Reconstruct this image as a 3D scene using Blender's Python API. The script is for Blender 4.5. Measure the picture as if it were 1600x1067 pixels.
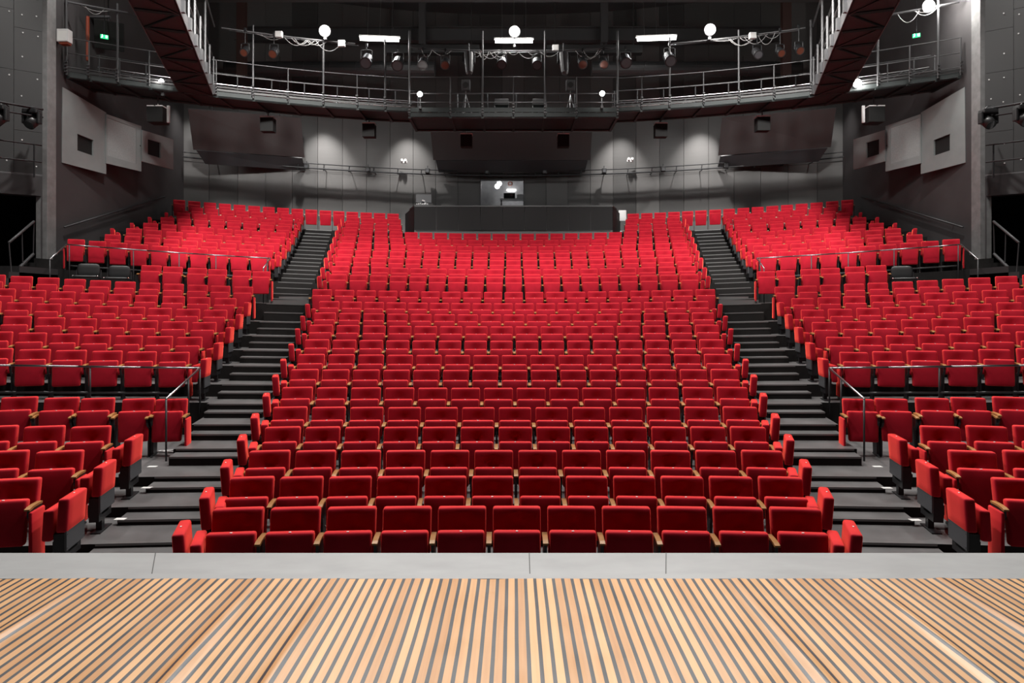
import bpy, bmesh, math, random
from mathutils import Vector, Matrix
random.seed(7)
PI = math.pi
for o in list(bpy.data.objects): bpy.data.objects.remove(o, do_unlink=True)
SC = bpy.context.scene
COL = SC.collection

# ------------------------------------------------------------------ camera, world, light
F = 1030.0                      # focal length in pixels of the 1600 px wide frame
EYE = 2.71                      # eye height above the floor of the first row
CAMX = -0.045
HOR = 480.0
cam_d = bpy.data.cameras.new('camera'); cam = bpy.data.objects.new('camera', cam_d); COL.objects.link(cam)
cam.location = (CAMX, 0, EYE); cam.rotation_euler = (PI/2, 0, 0)
cam_d.sensor_width = 36; cam_d.lens = F/1600*36
cam_d.shift_y = -(533.5-HOR)/1600
cam_d.clip_end = 200
SC.camera = cam
w = bpy.data.worlds.new('world'); SC.world = w; w.use_nodes = True
w.node_tree.nodes['Background'].inputs[0].default_value = (1.0, 0.97, 0.95, 1)
w.node_tree.nodes['Background'].inputs[1].default_value = 0.045
SC.view_settings.view_transform = 'Standard'; SC.view_settings.look = 'None'
SC.view_settings.exposure = 0.0; SC.view_settings.gamma = 1; SC.view_settings.use_curve_mapping = False

def area_light(loc, target, size, power, color=(1, .97, .93), sy=None, spread=180):
    d = bpy.data.lights.new('area_lamp', 'AREA'); d.energy = power; d.color = color
    d.shape = 'RECTANGLE'; d.size = size; d.size_y = sy or size; d.spread = math.radians(spread)
    o = bpy.data.objects.new('area_lamp', d); COL.objects.link(o); o.location = loc
    o.rotation_euler = (Vector(target)-Vector(loc)).to_track_quat('-Z', 'Y').to_euler()
    return o
def spot_light(loc, target, angle, power, color=(1, .97, .93), radius=.12, blend=.6):
    d = bpy.data.lights.new('spot_lamp', 'SPOT'); d.energy = power; d.color = color
    d.spot_size = math.radians(angle); d.spot_blend = blend; d.shadow_soft_size = radius
    o = bpy.data.objects.new('spot_lamp', d); COL.objects.link(o); o.location = loc
    o.rotation_euler = (Vector(target)-Vector(loc)).to_track_quat('-Z', 'Y').to_euler()
    return o

# house lights hung over the stalls (above the frame)
for x in (-8.0, -2.7, 2.7, 8.0):
    spot_light((x, 9.0, 11.8), (x*0.95, 9.6, 0), 125, 1500, radius=.22, blend=.7)
for x in (-9.0, -3.0, 3.0, 9.0):
    spot_light((x, 14.2, 14.4), (x*0.95, 12.5, 0), 118, 3000, radius=.18, blend=.7)
# front-of-house lamps washing the upper rows
for x in (-5.0, 5.0):
    spot_light((x, 10.8, 12.9), (x*1.6, 23.0, 4.4), 54, 10500, radius=.6, blend=.9)
spot_light((0, 10.8, 12.9), (0, 22.5, 4.0), 42, 6400, radius=.6, blend=.9)
# work lights above the stage
for x in (-2.6, 2.6):
    spot_light((x, 2.0, 9.0), (x*0.5, 1.9, 1.1), 54, 430, color=(1, .98, .96), radius=.25, blend=.7)
# front light on the stage from unseen lamps on and around the bridges
for sg in (-1, 1):  # side pair added away from the bridges to make the mat ripples glint
    spot_light((sg*9.6, 9.8, 8.6), (sg*1.5, 2.6, 1.16), 30, 420, color=(1, .98, .95), radius=.2, blend=.7)
for x in (-6.2, -3.1, 0, 3.1, 6.2):
    spot_light((x, 12.2, 10.0), (x*0.35, 2.4, 1.16), 26, 760, color=(1, .98, .95), radius=.22, blend=.7)
# wall washers above the catwalk, aimed down the back wall between the reflectors
for x, p in ((-11.7, 500), (-7.4, 1900), (-4.2, 1600), (4.3, 1600), (7.3, 2100), (11.7, 300)):
    y = 27.7-x*x/48
    spot_light((x, y-1.25, 10.9), (x, y-.1, 7.0), 62, p, radius=.06, blend=1)
# lamps grazing the proscenium walls and pillars
for sg, p in ((-1, 260), (1, 520)):
    spot_light((sg*11.4, 17.3, 12.6), (sg*12.3, 17.5, 8.5), 120, p, radius=.08, blend=.9)
for sg in (-1, 1):
    spot_light((sg*11.6, 12.5, 13.5), (sg*13.6, 16.8, 7.5), 70, 520, radius=.15, blend=.8)

# ------------------------------------------------------------------ materials
def node_mat(name, color, rough=.6, metal=0, **kw):
    m = bpy.data.materials.new(name); m.use_nodes = True
    b = m.node_tree.nodes['Principled BSDF']
    b.inputs['Base Color'].default_value = (*color, 1); b.inputs['Roughness'].default_value = rough
    b.inputs['Metallic'].default_value = metal
    for k, v in kw.items(): b.inputs[k.replace('_', ' ')].default_value = v
    return m
def add_noise(m, scale, lo, hi, detail=4, stretch=(1, 1, 1), bump=0.0, coord='Object'):
    """multiply the base colour by a noise between lo and hi"""
    nt = m.node_tree; N = nt.nodes; L = nt.links; b = N['Principled BSDF']
    tc = N.new('ShaderNodeTexCoord'); mp = N.new('ShaderNodeMapping'); mp.inputs['Scale'].default_value = stretch
    nz = N.new('ShaderNodeTexNoise'); nz.inputs['Scale'].default_value = scale; nz.inputs['Detail'].default_value = detail
    L.new(tc.outputs[coord], mp.inputs[0]); L.new(mp.outputs[0], nz.inputs['Vector'])
    mr = N.new('ShaderNodeMapRange'); mr.inputs[1].default_value = .3; mr.inputs[2].default_value = .7
    mr.inputs[3].default_value = lo; mr.inputs[4].default_value = hi
    L.new(nz.outputs[0], mr.inputs[0])
    mx = N.new('ShaderNodeVectorMath'); mx.operation = 'SCALE'
    mx.inputs[0].default_value = b.inputs['Base Color'].default_value[:3]
    L.new(mr.outputs[0], mx.inputs['Scale']); L.new(mx.outputs[0], b.inputs['Base Color'])
    if bump:
        bp = N.new('ShaderNodeBump'); bp.inputs['Strength'].default_value = bump; bp.inputs['Distance'].default_value = .01
        L.new(nz.outputs[0], bp.inputs['Height']); L.new(bp.outputs[0], b.inputs['Normal'])
    return m
def emit_mat(name, color, strength):
    m = bpy.data.materials.new(name); m.use_nodes = True; nt = m.node_tree
    b = nt.nodes['Principled BSDF']; b.inputs['Base Color'].default_value = (*color, 1)
    b.inputs['Emission Color'].default_value = (*color, 1); b.inputs['Emission Strength'].default_value = strength
    return m

M = {}
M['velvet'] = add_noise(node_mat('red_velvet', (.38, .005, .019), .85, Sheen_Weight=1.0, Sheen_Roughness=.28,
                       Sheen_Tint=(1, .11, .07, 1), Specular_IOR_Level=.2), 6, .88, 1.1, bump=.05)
def velvet_rim_sheen(m):
    """paint the sheen of the pile into the base colour, brighter at grazing view angles"""
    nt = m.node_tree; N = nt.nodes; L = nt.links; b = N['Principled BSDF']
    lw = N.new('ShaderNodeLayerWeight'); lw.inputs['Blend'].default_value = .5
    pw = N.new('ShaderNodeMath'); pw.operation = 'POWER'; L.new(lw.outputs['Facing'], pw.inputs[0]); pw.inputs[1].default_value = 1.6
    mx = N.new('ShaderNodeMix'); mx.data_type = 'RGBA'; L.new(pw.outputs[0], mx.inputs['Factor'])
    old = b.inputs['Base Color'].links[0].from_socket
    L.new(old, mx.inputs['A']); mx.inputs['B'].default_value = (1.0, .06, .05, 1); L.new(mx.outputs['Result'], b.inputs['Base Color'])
velvet_rim_sheen(M['velvet'])
M['oak'] = add_noise(node_mat('oiled_oak', (.36, .17, .055), .35), 14, .7, 1.15, stretch=(1, .15, 1))
M['black_metal'] = node_mat('black_metal', (.018, .018, .02), .45, .3)
M['black_plastic'] = node_mat('black_plastic', (.02, .02, .021), .4)
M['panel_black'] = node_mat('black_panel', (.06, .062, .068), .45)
M['steel'] = node_mat('brushed_steel', (.34, .34, .35), .32, 1)
M['chrome'] = node_mat('chrome', (.8, .8, .8), .15, 1)
M['tag'] = node_mat('white_tag', (.8, .8, .78), .5)
M['grey_metal'] = node_mat('grey_painted_metal', (.06, .06, .063), .5, .2)
M['dark_grey_metal'] = node_mat('dark_grey_metal', (.045, .045, .048), .5, .3)
M['floor'] = add_noise(node_mat('dark_floor_boards', (.12, .117, .118), .4), 2.5, .75, 1.2, detail=6)
M['riser'] = add_noise(node_mat('dark_brown_riser', (.01, .0088, .0085), .7, Specular_IOR_Level=.2), 4, .8, 1.2)
M['stair_dark'] = node_mat('dark_entrance_stair', (.022, .021, .022), .6)
M['nosing'] = node_mat('grey_nosing', (.2, .2, .2), .35, .5)
M['wall'] = add_noise(node_mat('charcoal_plaster', (.05, .046, .048), .7), 1.2, .85, 1.1, bump=.1)
M['pillar_light'] = add_noise(node_mat('pale_concrete', (.2, .2, .2), .7), 6, .8, 1.1, bump=.2)
M['pillar'] = add_noise(node_mat('grey_concrete', (.14, .14, .145), .65), 5, .85, 1.15, bump=.2)
M['void'] = node_mat('black_paint', (.004, .004, .004), .8)
M['deck_brown'] = add_noise(node_mat('dark_steel_deck', (.019, .026, .026), .6, .1), 2, .8, 1.2)
M['deck_side'] = node_mat('grey_kickboard', (.03, .03, .031), .5, .2)
M['grey_panel'] = add_noise(node_mat('grey_acoustic_board', (.22, .24, .24), .6), 3, .94, 1.06)
M['grey_panel_light'] = add_noise(node_mat('grey_cloth_inset', (.28, .3, .3), .8), 30, .92, 1.08)
M['reflector'] = node_mat('charcoal_reflector', (.078, .073, .074), .45)
M['apron'] = add_noise(node_mat('grey_stage_boards', (.26, .265, .265), .45), 3, .9, 1.08, detail=7, stretch=(1, 2, 1))
M['stage_side'] = node_mat('black_stage_side', (.015, .015, .015), .6)
M['lamp'] = emit_mat('lit_lamp', (1, .98, .94), 60)
M['tube'] = emit_mat('lit_tube', (1, .99, .96), 14)
M['white_box'] = node_mat('white_plastic', (.7, .7, .7), .4)
M['cable'] = node_mat('grey_cable', (.3, .3, .3), .5)
M['copper'] = node_mat('red_brown_lens', (.12, .035, .02), .3, .3)
M['red_paint'] = node_mat('red_brown_paint', (.22, .035, .012), .5)
M['green_sign'] = emit_mat('green_exit', (.02, .8, .25), 1.2)
M['sign_white'] = emit_mat('white_pictogram', (.8, 1, .9), 1.6)
M['glass'] = node_mat('window_glass', (1, 1, 1), .02, Transmission_Weight=1.0, IOR=1.05)
M['beam'] = node_mat('ceiling_steel', (.055, .053, .055), .6)
M['duct'] = node_mat('dark_duct', (.06, .06, .062), .45, .5)
M['chair_black'] = node_mat('black_leatherette', (.014, .014, .015), .45)

def slat_material():
    m = node_mat('striped_stage_mat', (.5, .3, .15), .3); nt = m.node_tree; N = nt.nodes; L = nt.links; b = N['Principled BSDF']
    tc = N.new('ShaderNodeTexCoord'); sp = N.new('ShaderNodeSeparateXYZ'); L.new(tc.outputs['Object'], sp.inputs[0])
    def math_(op, a, bb=None, v=None):
        n = N.new('ShaderNodeMath'); n.operation = op
        if hasattr(a, 'links'): L.new(a, n.inputs[0])
        else: n.inputs[0].default_value = a
        if v is not None: n.inputs[1].default_value = v
        elif bb is not None: L.new(bb, n.inputs[1])
        return n.outputs[0]
    wob = N.new('ShaderNodeTexNoise'); wob.inputs['Scale'].default_value = .7; L.new(tc.outputs['Object'], wob.inputs['Vector'])
    wx = math_('MULTIPLY', math_('SUBTRACT', wob.outputs[0], v=.5), v=.02)
    u = math_('DIVIDE', math_('ADD', math_('ADD', sp.outputs[0], wx), v=10.012), v=.0528)
    fl = math_('FLOOR', u); fr = math_('FRACT', u)
    dark = math_('LESS_THAN', fr, v=.34)
    wn = N.new('ShaderNodeTexWhiteNoise'); wn.noise_dimensions = '1D'; L.new(fl, wn.inputs['W'])
    mp = N.new('ShaderNodeMapping'); mp.inputs['Scale'].default_value = (60, 2.2, 1); L.new(tc.outputs['Object'], mp.inputs[0])
    nz = N.new('ShaderNodeTexNoise'); nz.inputs['Scale'].default_value = 1; nz.inputs['Detail'].default_value = 5; L.new(mp.outputs[0], nz.inputs['Vector'])
    cr = N.new('ShaderNodeValToRGB'); e = cr.color_ramp.elements
    e[0].position = .1; e[0].color = (.40, .19, .07, 1); e[1].position = .9; e[1].color = (.62, .36, .17, 1)
    mixv = math_('ADD', math_('MULTIPLY', wn.outputs['Value'], v=.6), math_('MULTIPLY', nz.outputs[0], v=.5))
    L.new(mixv, cr.inputs[0])
    mx = N.new('ShaderNodeMix'); mx.data_type = 'RGBA'; L.new(dark, mx.inputs['Factor'])
    L.new(cr.outputs[0], mx.inputs['A']); mx.inputs['B'].default_value = (.036, .039, .044, 1)
    L.new(mx.outputs['Result'], b.inputs['Base Color'])
    n2 = N.new('ShaderNodeTexNoise'); n2.inputs['Scale'].default_value = 5; n2.inputs['Detail'].default_value = 6; L.new(tc.outputs['Object'], n2.inputs['Vector'])
    mr = N.new('ShaderNodeMapRange'); mr.inputs[3].default_value = .22; mr.inputs[4].default_value = .5; L.new(n2.outputs[0], mr.inputs[0])
    L.new(mr.outputs[0], b.inputs['Roughness'])
    bp = N.new('ShaderNodeBump'); bp.inputs['Strength'].default_value = .12; bp.inputs['Distance'].default_value = .02
    L.new(n2.outputs[0], bp.inputs['Height']); L.new(bp.outputs[0], b.inputs['Normal'])
    return m
M['slats'] = slat_material()

def wall_panel_material():
    m = node_mat('grey_wall_panel', (.1, .1, .1), .5); nt = m.node_tree; N = nt.nodes; L = nt.links; b = N['Principled BSDF']
    uv = N.new('ShaderNodeUVMap'); sp = N.new('ShaderNodeSeparateXYZ'); L.new(uv.outputs[0], sp.inputs[0])
    fl = N.new('ShaderNodeMath'); fl.operation = 'FLOOR'; L.new(sp.outputs[0], fl.inputs[0])
    wn = N.new('ShaderNodeTexWhiteNoise'); wn.noise_dimensions = '1D'; L.new(fl.outputs[0], wn.inputs['W'])
    mp = N.new('ShaderNodeMapping'); mp.inputs['Scale'].default_value = (.6, 9, 1); L.new(uv.outputs[0], mp.inputs[0])
    nz = N.new('ShaderNodeTexNoise'); nz.inputs['Scale'].default_value = 1.5; nz.inputs['Detail'].default_value = 4; L.new(mp.outputs[0], nz.inputs['Vector'])
    ad = N.new('ShaderNodeMath'); ad.operation = 'MULTIPLY_ADD'; L.new(nz.outputs[0], ad.inputs[0]); ad.inputs[1].default_value = .25
    L.new(wn.outputs['Value'], ad.inputs[2])
    cr = N.new('ShaderNodeValToRGB'); e = cr.color_ramp.elements
    e[0].position = .1; e[0].color = (.05, .0485, .048, 1); e[1].position = 1.1; e[1].color = (.095, .092, .091, 1)
    L.new(ad.outputs[0], cr.inputs[0]); L.new(cr.outputs[0], b.inputs['Base Color'])
    return m
M['booth'] = node_mat('dark_booth_board', (.011, .0105, .011), .7, Specular_IOR_Level=.25)
M['wall_panel'] = wall_panel_material()

# ------------------------------------------------------------------ mesh helpers
def new_obj(name, bm, mat, parent=None, smooth=False, mats=None):
    me = bpy.data.meshes.new(name)
    bmesh.ops.recalc_face_normals(bm, faces=bm.faces)
    if smooth:
        for f in bm.faces: f.smooth = True
    bm.to_mesh(me); bm.free()
    if mats:
        for x in mats: me.materials.append(x)
    elif mat: me.materials.append(mat)
    o = bpy.data.objects.new(name, me); COL.objects.link(o)
    if parent is not None: o.parent = parent
    return o
def empty(name, loc=(0, 0, 0), rz=0):
    o = bpy.data.objects.new(name, None); o.empty_display_size = .2; COL.objects.link(o)
    o.location = loc; o.rotation_euler = (0, 0, rz); return o
def tag(o, label, cat, group=None, kind=None):
    o['label'] = label; o['category'] = cat
    if group: o['group'] = group
    if kind: o['kind'] = kind
    return o
def structure(o): o['kind'] = 'structure'; return o
def box(bm, c, s, rot=None, bevel=0):
    ret = bmesh.ops.create_cube(bm, size=1); vs = ret['verts']
    mt = Matrix.Diagonal((s[0], s[1], s[2], 1))
    if rot is not None: mt = rot.to_4x4() @ mt
    mt = Matrix.Translation(c) @ mt
    bmesh.ops.transform(bm, matrix=mt, verts=vs)
    if bevel:
        es = list({e for v in vs for e in v.link_edges})
        bmesh.ops.bevel(bm, geom=es, offset=bevel, segments=2, profile=.6, affect='EDGES')
def tube(bm, a, b, r, n=8, r2=None):
    a = Vector(a); b = Vector(b); d = b-a
    if d.length < 1e-6: return
    ret = bmesh.ops.create_cone(bm, cap_ends=True, segments=n, radius1=r, radius2=r if r2 is None else r2, depth=d.length)
    q = d.to_track_quat('Z', 'Y').to_matrix().to_4x4()
    bmesh.ops.transform(bm, matrix=Matrix.Translation((a+b)/2) @ q, verts=ret['verts'])
def path(bm, pts, r, n=6):
    for a, b in zip(pts, pts[1:]): tube(bm, a, b, r, n)
def hexa(bm, p):
    """eight points: bottom four ccw, top four ccw"""
    v = [bm.verts.new(q) for q in p]
    for f in ((0, 3, 2, 1), (4, 5, 6, 7), (0, 1, 5, 4), (1, 2, 6, 5), (2, 3, 7, 6), (3, 0, 4, 7)): bm.faces.new([v[i] for i in f])
def cable_pts(a, b, sag, n=8):
    a = Vector(a); b = Vector(b)
    return [a.lerp(b, t/n)+Vector((0, 0, -sag*4*(t/n)*(1-t/n))) for t in range(n+1)]
def rounded_pad(w, h, t, r, nx, nz, f=None, ny=1):
    """a cushion: rounded box w x t x h centred on the origin, z from 0 to h, then reshaped by f"""
    def ax(L, n, rr):
        a = [-L/2, -L/2+rr*.3, -L/2+rr]
        inner = [-L/2+rr+(L-2*rr)*(k+1)/(n+1) for k in range(n)]
        return a+inner+[L/2-rr, L/2-rr*.3, L/2]
    X = ax(w, nx, r); Z = ax(h, nz, r); Y = ax(t, ny, min(r, t*.45))
    bm = bmesh.new(); cache = {}
    half = Vector((w/2, t/2, h/2)); ry = min(r, t*.45)
    def V(i, j, k):
        key = (i, j, k)
        if key in cache: return cache[key]
        p = Vector((X[i], Y[j], Z[k]))
        q = Vector([max(-(half[c]-(ry if c == 1 else r)), min(half[c]-(ry if c == 1 else r), p[c])) for c in range(3)])
        d = p-q
        if d.length > 1e-9:
            rr = Vector((d.x/r, d.y/ry, d.z/r)); l = rr.length
            m_ = max(abs(rr.x), abs(rr.y), abs(rr.z))
            d = Vector((rr.x/l*m_*r, rr.y/l*m_*ry, rr.z/l*m_*r))
            p = q+d
        p = p+Vector((0, 0, h/2))
        if f: p = f(p)
        v = bm.verts.new(p); cache[key] = v; return v
    nX, nY, nZ = len(X), len(Y), len(Z)
    for i in range(nX-1):
        for k in range(nZ-1):
            for j in (0, nY-1): bm.faces.new([V(i, j, k), V(i+1, j, k), V(i+1, j, k+1), V(i, j, k+1)])
        for j in range(nY-1):
            for k in (0, nZ-1): bm.faces.new([V(i, j, k), V(i+1, j, k), V(i+1, j+1, k), V(i, j+1, k)])
    for j in range(nY-1):
        for k in range(nZ-1):
            for i in (0, nX-1): bm.faces.new([V(i, j, k), V(i, j+1, k), V(i, j+1, k+1), V(i, j, k+1)])
    return bm
def at(px, py, Y):
    """world point that stands at depth Y on the sight line of a measured photo point"""
    return Vector((CAMX+(px-800)/F*Y, Y, EYE+(HOR-py)/F*Y))
ORD = ['zeroth', 'first', 'second', 'third', 'fourth', 'fifth', 'sixth', 'seventh', 'eighth', 'ninth', 'tenth', 'eleventh', 'twelfth',
       'thirteenth', 'fourteenth', 'fifteenth', 'sixteenth', 'seventeenth', 'eighteenth', 'nineteenth', 'twentieth', 'twenty-first', 'twenty-second', 'twenty-third']

# ------------------------------------------------------------------ geometry of the rake
H = .82                                                     # height of a seat back above its floor
R_ARC = 25.0
ZT = [None, -1.893, -1.836, -1.751, -1.628, -1.499, -1.318, -1.113, -.915, -.688, -.419, -.169, .095, .393,
      .812, 1.083, 1.406, 1.689, 1.982, 2.277, 2.601, 2.93, 3.27, 3.605]
KT = [None, .0042, .0042, .0042, .0040, .0040, .0037, .0032, .0030, .0030, .0028, .0027, .0026, .0025,
      .0028, .0028, .0028, .0026, .0025, .0023, .0021, .0017, .0014, .0013]
def yc(i): return 6.3+.9*(i-1)
def row_y(i, X): return yc(i)-X*X/(2*R_ARC)
def row_z(i, X): i = int(i); return EYE+ZT[i]-H+KT[i]*X*X
def solve_X(i, px, off=0.0):
    """x of the point of row i's arc that lies on the given measured sight line"""
    u = (px-800)/F; X = u*yc(i)
    for _ in range(30): X = CAMX+u*(row_y(i, X)+off)
    return X
def aisle_out(Y): return 5.36+.184*(Y-11.8)                 # outer edge of the aisles
def aisle_in(Y): return 3.98+.184*(Y-9.9)                   # inner edge of the aisles

# ------------------------------------------------------------------ floors
def slab(name, X0, X1, Yf, Yb, zt, zb, n=14, mat='floor'):
    """platform between x = X0 and X1 (functions of y allowed) with a curved front and back"""
    bm = bmesh.new(); cols = []
    for t in range(n+1):
        s = t/n
        def xs(Yfun):
            y = Yfun(((X0(12) if callable(X0) else X0)+(X1(12) if callable(X1) else X1))/2)
            for _ in range(8):
                a = X0(y) if callable(X0) else X0; b = X1(y) if callable(X1) else X1
                x = a+(b-a)*s; y = Yfun(x)
            return x, y
        xf, yf = xs(Yf); xb, yb = xs(Yb)
        cols.append([bm.verts.new((xf, yf, zb(xf))), bm.verts.new((xf, yf, zt(xf))), bm.verts.new((xb, yb, zt(xb))), bm.verts.new((xb, yb, zb(xb)))])
    for a, b in zip(cols, cols[1:]):
        for k in range(4):
            f = bm.faces.new([a[k], b[k], b[(k+1) % 4], a[(k+1) % 4]])
            f.material_index = 0 if k == 1 else 1
    bm.faces.new(cols[0][::-1]).material_index = 1; bm.faces.new(cols[-1]).material_index = 1
    return structure(new_obj(name, bm, None, mats=[M[mat], M['riser']]))
FR = .78
def front(i): return (lambda X, i=i: row_y(i, X)-FR)
WALLX = 12.3
bm = bmesh.new(); box(bm, (0, 12, -.55), (44, 34, .5)); structure(new_obj('floor', bm, M['riser']))
for i in range(1, 24):
    zt = lambda X, i=i: row_z(i, X)
    zb = lambda X, i=i: row_z(max(1, i-1), X)-.3
    Yf = front(i) if i > 1 else (lambda X: 3.0)
    Yb = front(i+1) if i < 23 else (lambda X: row_y(23, X)+1.9)
    if i == 20: pass
    XL = lambda Y: -aisle_out(Y); XR = lambda Y: aisle_out(Y)
    slab('floor', XL, XR, Yf, Yb, zt, zb, 24)
    for sg in (-1, 1):
        out = sg*(WALLX if i > 15 else 14.6)
        xi = (lambda Y, sg=sg: sg*aisle_out(Y))
        if i in (6, 7, 15): continue
        Yb2 = Yb
        if i == 5: Yb2 = lambda X: row_y(8, X)-.62
        Yf2 = Yf
        if i == 8: Yf2 = lambda X: row_y(8, X)-.62
        if i == 14: Yb2 = lambda X: row_y(16, X)-.62
        if i == 16: Yf2 = lambda X: row_y(16, X)-.62
        zb2 = (lambda X, i=i: row_z(5, X)-.3) if i == 8 else ((lambda X: row_z(14, X)-.3) if i == 16 else zb)
        slab('floor', xi, out, Yf2, Yb2, zt, zb2, 12)
# half steps in the aisles, nosings on every step edge
def edge_strip(bm, sg, X0, X1, Yf, z, n=3, h=.022):
    for t in range(n):
        def pt(s):
            y = Yf(sg*5)
            for _ in range(6):
                x = sg*(X0(y)+(X1(y)-X0(y))*s); y = Yf(x)
            return x, y
        (xa, ya), (xb, yb) = pt(t/n), pt((t+1)/n)
        if sg < 0: xa, ya, xb, yb = xb, yb, xa, ya
        za, zb_ = z(xa), z(xb)
        hexa(bm, [(xa, ya-.006, za-h), (xb, yb-.006, zb_-h), (xb, yb+.03, zb_-h), (xa, ya+.03, za-h),
                  (xa, ya-.006, za+.003), (xb, yb-.006, zb_+.003), (xb, yb+.03, zb_+.003), (xa, ya+.03, za+.003)])
for sg in (-1, 1):
    for i in range(2, 24):
        mid = lambda X, i=i: row_z(i-1, X)+(row_z(i, X)-row_z(i-1, X))*(.72 if i == 6 else .5)
        Yh = lambda X, i=i: row_y(i, X)-FR-.3
        a = (lambda Y, sg=sg: sg*(aisle_in(Y)+.06)); b = (lambda Y, sg=sg: sg*(aisle_out(Y)-.03))
        if sg < 0: a, b = b, a
        slab('floor', a, b, Yh, front(i), mid, (lambda X, i=i: row_z(i-1, X)-.02), 4)
        bm = bmesh.new()
        inn = lambda Y: aisle_in(Y)+.07; ou = lambda Y: aisle_out(Y)-.04
        edge_strip(bm, sg, inn, ou, Yh, mid); edge_strip(bm, sg, inn, ou, front(i), (lambda X, i=i: row_z(i, X)))
        structure(new_obj('trim_step', bm, M['nosing']))
        if i >= 17:                                         # the stairs along the side walls
            a = sg*11.5; b = sg*WALLX
            if sg < 0: a, b = b, a
            slab('floor', a, b, Yh, front(i), mid, (lambda X, i=i: row_z(i-1, X)-.02), 2)
    # pale landing edge half way up the aisle
    bm = bmesh.new()
    for (z0, z1, y0) in ((.05, .19, 16.95), (.2, .28, 17.38)):
        xa, xb = sg*(aisle_in(y0)-.0), sg*(aisle_out(y0)-.02)
        box(bm, ((xa+xb)/2, y0, EYE+(z0+z1)/2), (abs(xa-xb), .05, z1-z0))
    structure(new_obj('trim_landing', bm, M['nosing']))

# side entrance stairs beside the upper blocks
for sg in (-1, 1):
    for k in range(4):
        z0 = row_z(14, 11.5); z1 = row_z(16, 11.5); zt_ = z0+(z1-z0)*(k+1)/4
        bm = bmesh.new(); ya = 14.3+.32*k
        box(bm, (sg*12.6, (ya+18.0)/2, (zt_+z0)/2-.3), (2.3, 18.0-ya, zt_-z0+.6)); structure(new_obj('floor', bm, None, mats=[M['stair_dark']]))

# ------------------------------------------------------------------ seats
def recline(p): return Vector((p.x, p.y+(p.z)*.2, p.z))
def back_shape(p):
    z = p.z+.40
    y = p.y
    if p.y < 0:
        g = math.exp(-(p.x/.085)**2)
        ramp = max(0, min(1, (.785-z)/.12)) if z > .645 else max(0, min(1, (z-.615)/.03))
        y += .036*g*ramp
        y += .012*math.cos(p.x/.235*PI/2)                    # gentle hollow across the back
    wid = 1+.03*(z-.6)
    return Vector((p.x*wid, y+(z-.40)*.2-.03, z))
def pad_shape(p):
    z = p.z+.225; wid = 1+.12*(z-.64)
    y = p.y-(.64-z)*.12-.165
    if p.y < 0: y -= .012*math.cos(p.x/.225*PI/2)*math.sin((z-.24)/.4*PI)
    return Vector((p.x*wid, y, z))
def backrest_bm(q=1): return rounded_pad(.47, .42, .10, .024, 9 if q else 5, 11 if q else 7, back_shape)
def seat_bm(q=1): return rounded_pad(.45, .44, .09, .026, 5 if q else 1, 4 if q else 1, pad_shape)
def armrest_bm(sx):
    bm = bmesh.new()
    prof = [(-.30, .578), (-.298, .594), (-.25, .606), (-.17, .612), (-.04, .610), (-.04, .59), (-.2, .59), (-.28, .576)]
    for s in (-1, 1): pass
    A = [bm.verts.new((sx-.025, y, z)) for y, z in prof]; B = [bm.verts.new((sx+.025, y, z)) for y, z in prof]
    n = len(prof)
    for k in range(n): bm.faces.new([A[k], A[(k+1) % n], B[(k+1) % n], B[k]])
    bm.faces.new(A[::-1]); bm.faces.new(B); return bm
def leg_bm(sx):
    bm = bmesh.new()
    prof = [(-.27, .575), (-.03, .58), (.02, .40), (-.02, .02), (.03, .0), (-.28, .0), (-.2, .03), (-.2, .4), (-.27, .52)]
    A = [bm.verts.new((sx-.014, y, z)) for y, z in prof]; B = [bm.verts.new((sx+.014, y, z)) for y, z in prof]
    n = len(prof)
    for k in range(n): bm.faces.new([A[k], A[(k+1) % n], B[(k+1) % n], B[k]])
    bm.faces.new(A[::-1]); bm.faces.new(B); return bm
def side_panel_bm(sx):
    bm = rounded_pad(.035, .52, .27, .015, 0, 2)
    bmesh.ops.translate(bm, verts=bm.verts, vec=(sx, -.15, .04)); return bm
def tag_bm():
    bm = bmesh.new(); box(bm, (0, -.178, .6655), (.022, .016, .004)); return bm
def hinge_bm(sx):
    bm = bmesh.new(); tube(bm, (sx-.022, -.1, .33), (sx+.022, -.1, .33), .012, 8); tube(bm, (sx-.02, -.205, .45), (sx+.02, -.205, .45), .008, 8); return bm
S = .54
mesh_cache = {}
def part(name, key, fn, mat, parent, smooth=False):
    if key not in mesh_cache:
        o = new_obj(name, fn(), mat, parent, smooth); mesh_cache[key] = o.data; return o
    o = bpy.data.objects.new(name, mesh_cache[key]); COL.objects.link(o); o.parent = parent; return o
def seat_parts(t, arms, panels):
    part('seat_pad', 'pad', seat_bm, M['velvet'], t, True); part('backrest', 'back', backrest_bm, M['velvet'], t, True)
    o = part('number_tag', 'tag', tag_bm, M['tag'], t); 
    for s in arms:
        part('armrest', ('arm', s), lambda: armrest_bm(s*S/2), M['oak'], t)
        lg = part('leg', ('leg', s), lambda: leg_bm(s*S/2), M['black_metal'], t)
        part('hinge', ('hinge', s), lambda: hinge_bm(s*S/2), M['chrome'], lg)
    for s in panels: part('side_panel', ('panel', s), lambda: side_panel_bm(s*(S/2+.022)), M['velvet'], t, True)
protos = {}
def copy_tree(o, parent=None):
    c = o.copy(); COL.objects.link(c); c.parent = parent
    for ch in o.children: copy_tree(ch, c)
    return c
def place_seat(X, Y, Z, rz, sc, label, group, arms=(1,), panels=()):
    key = (tuple(arms), tuple(panels))
    if key not in protos:
        t = empty('theatre_seat'); seat_parts(t, arms, panels); protos[key] = t
    else: t = copy_tree(protos[key])
    t.location = (X, Y, Z); t.rotation_euler = (0, 0, rz); t.scale = (sc, 1, 1)
    tag(t, label, 'theatre seat', group); return t

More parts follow.
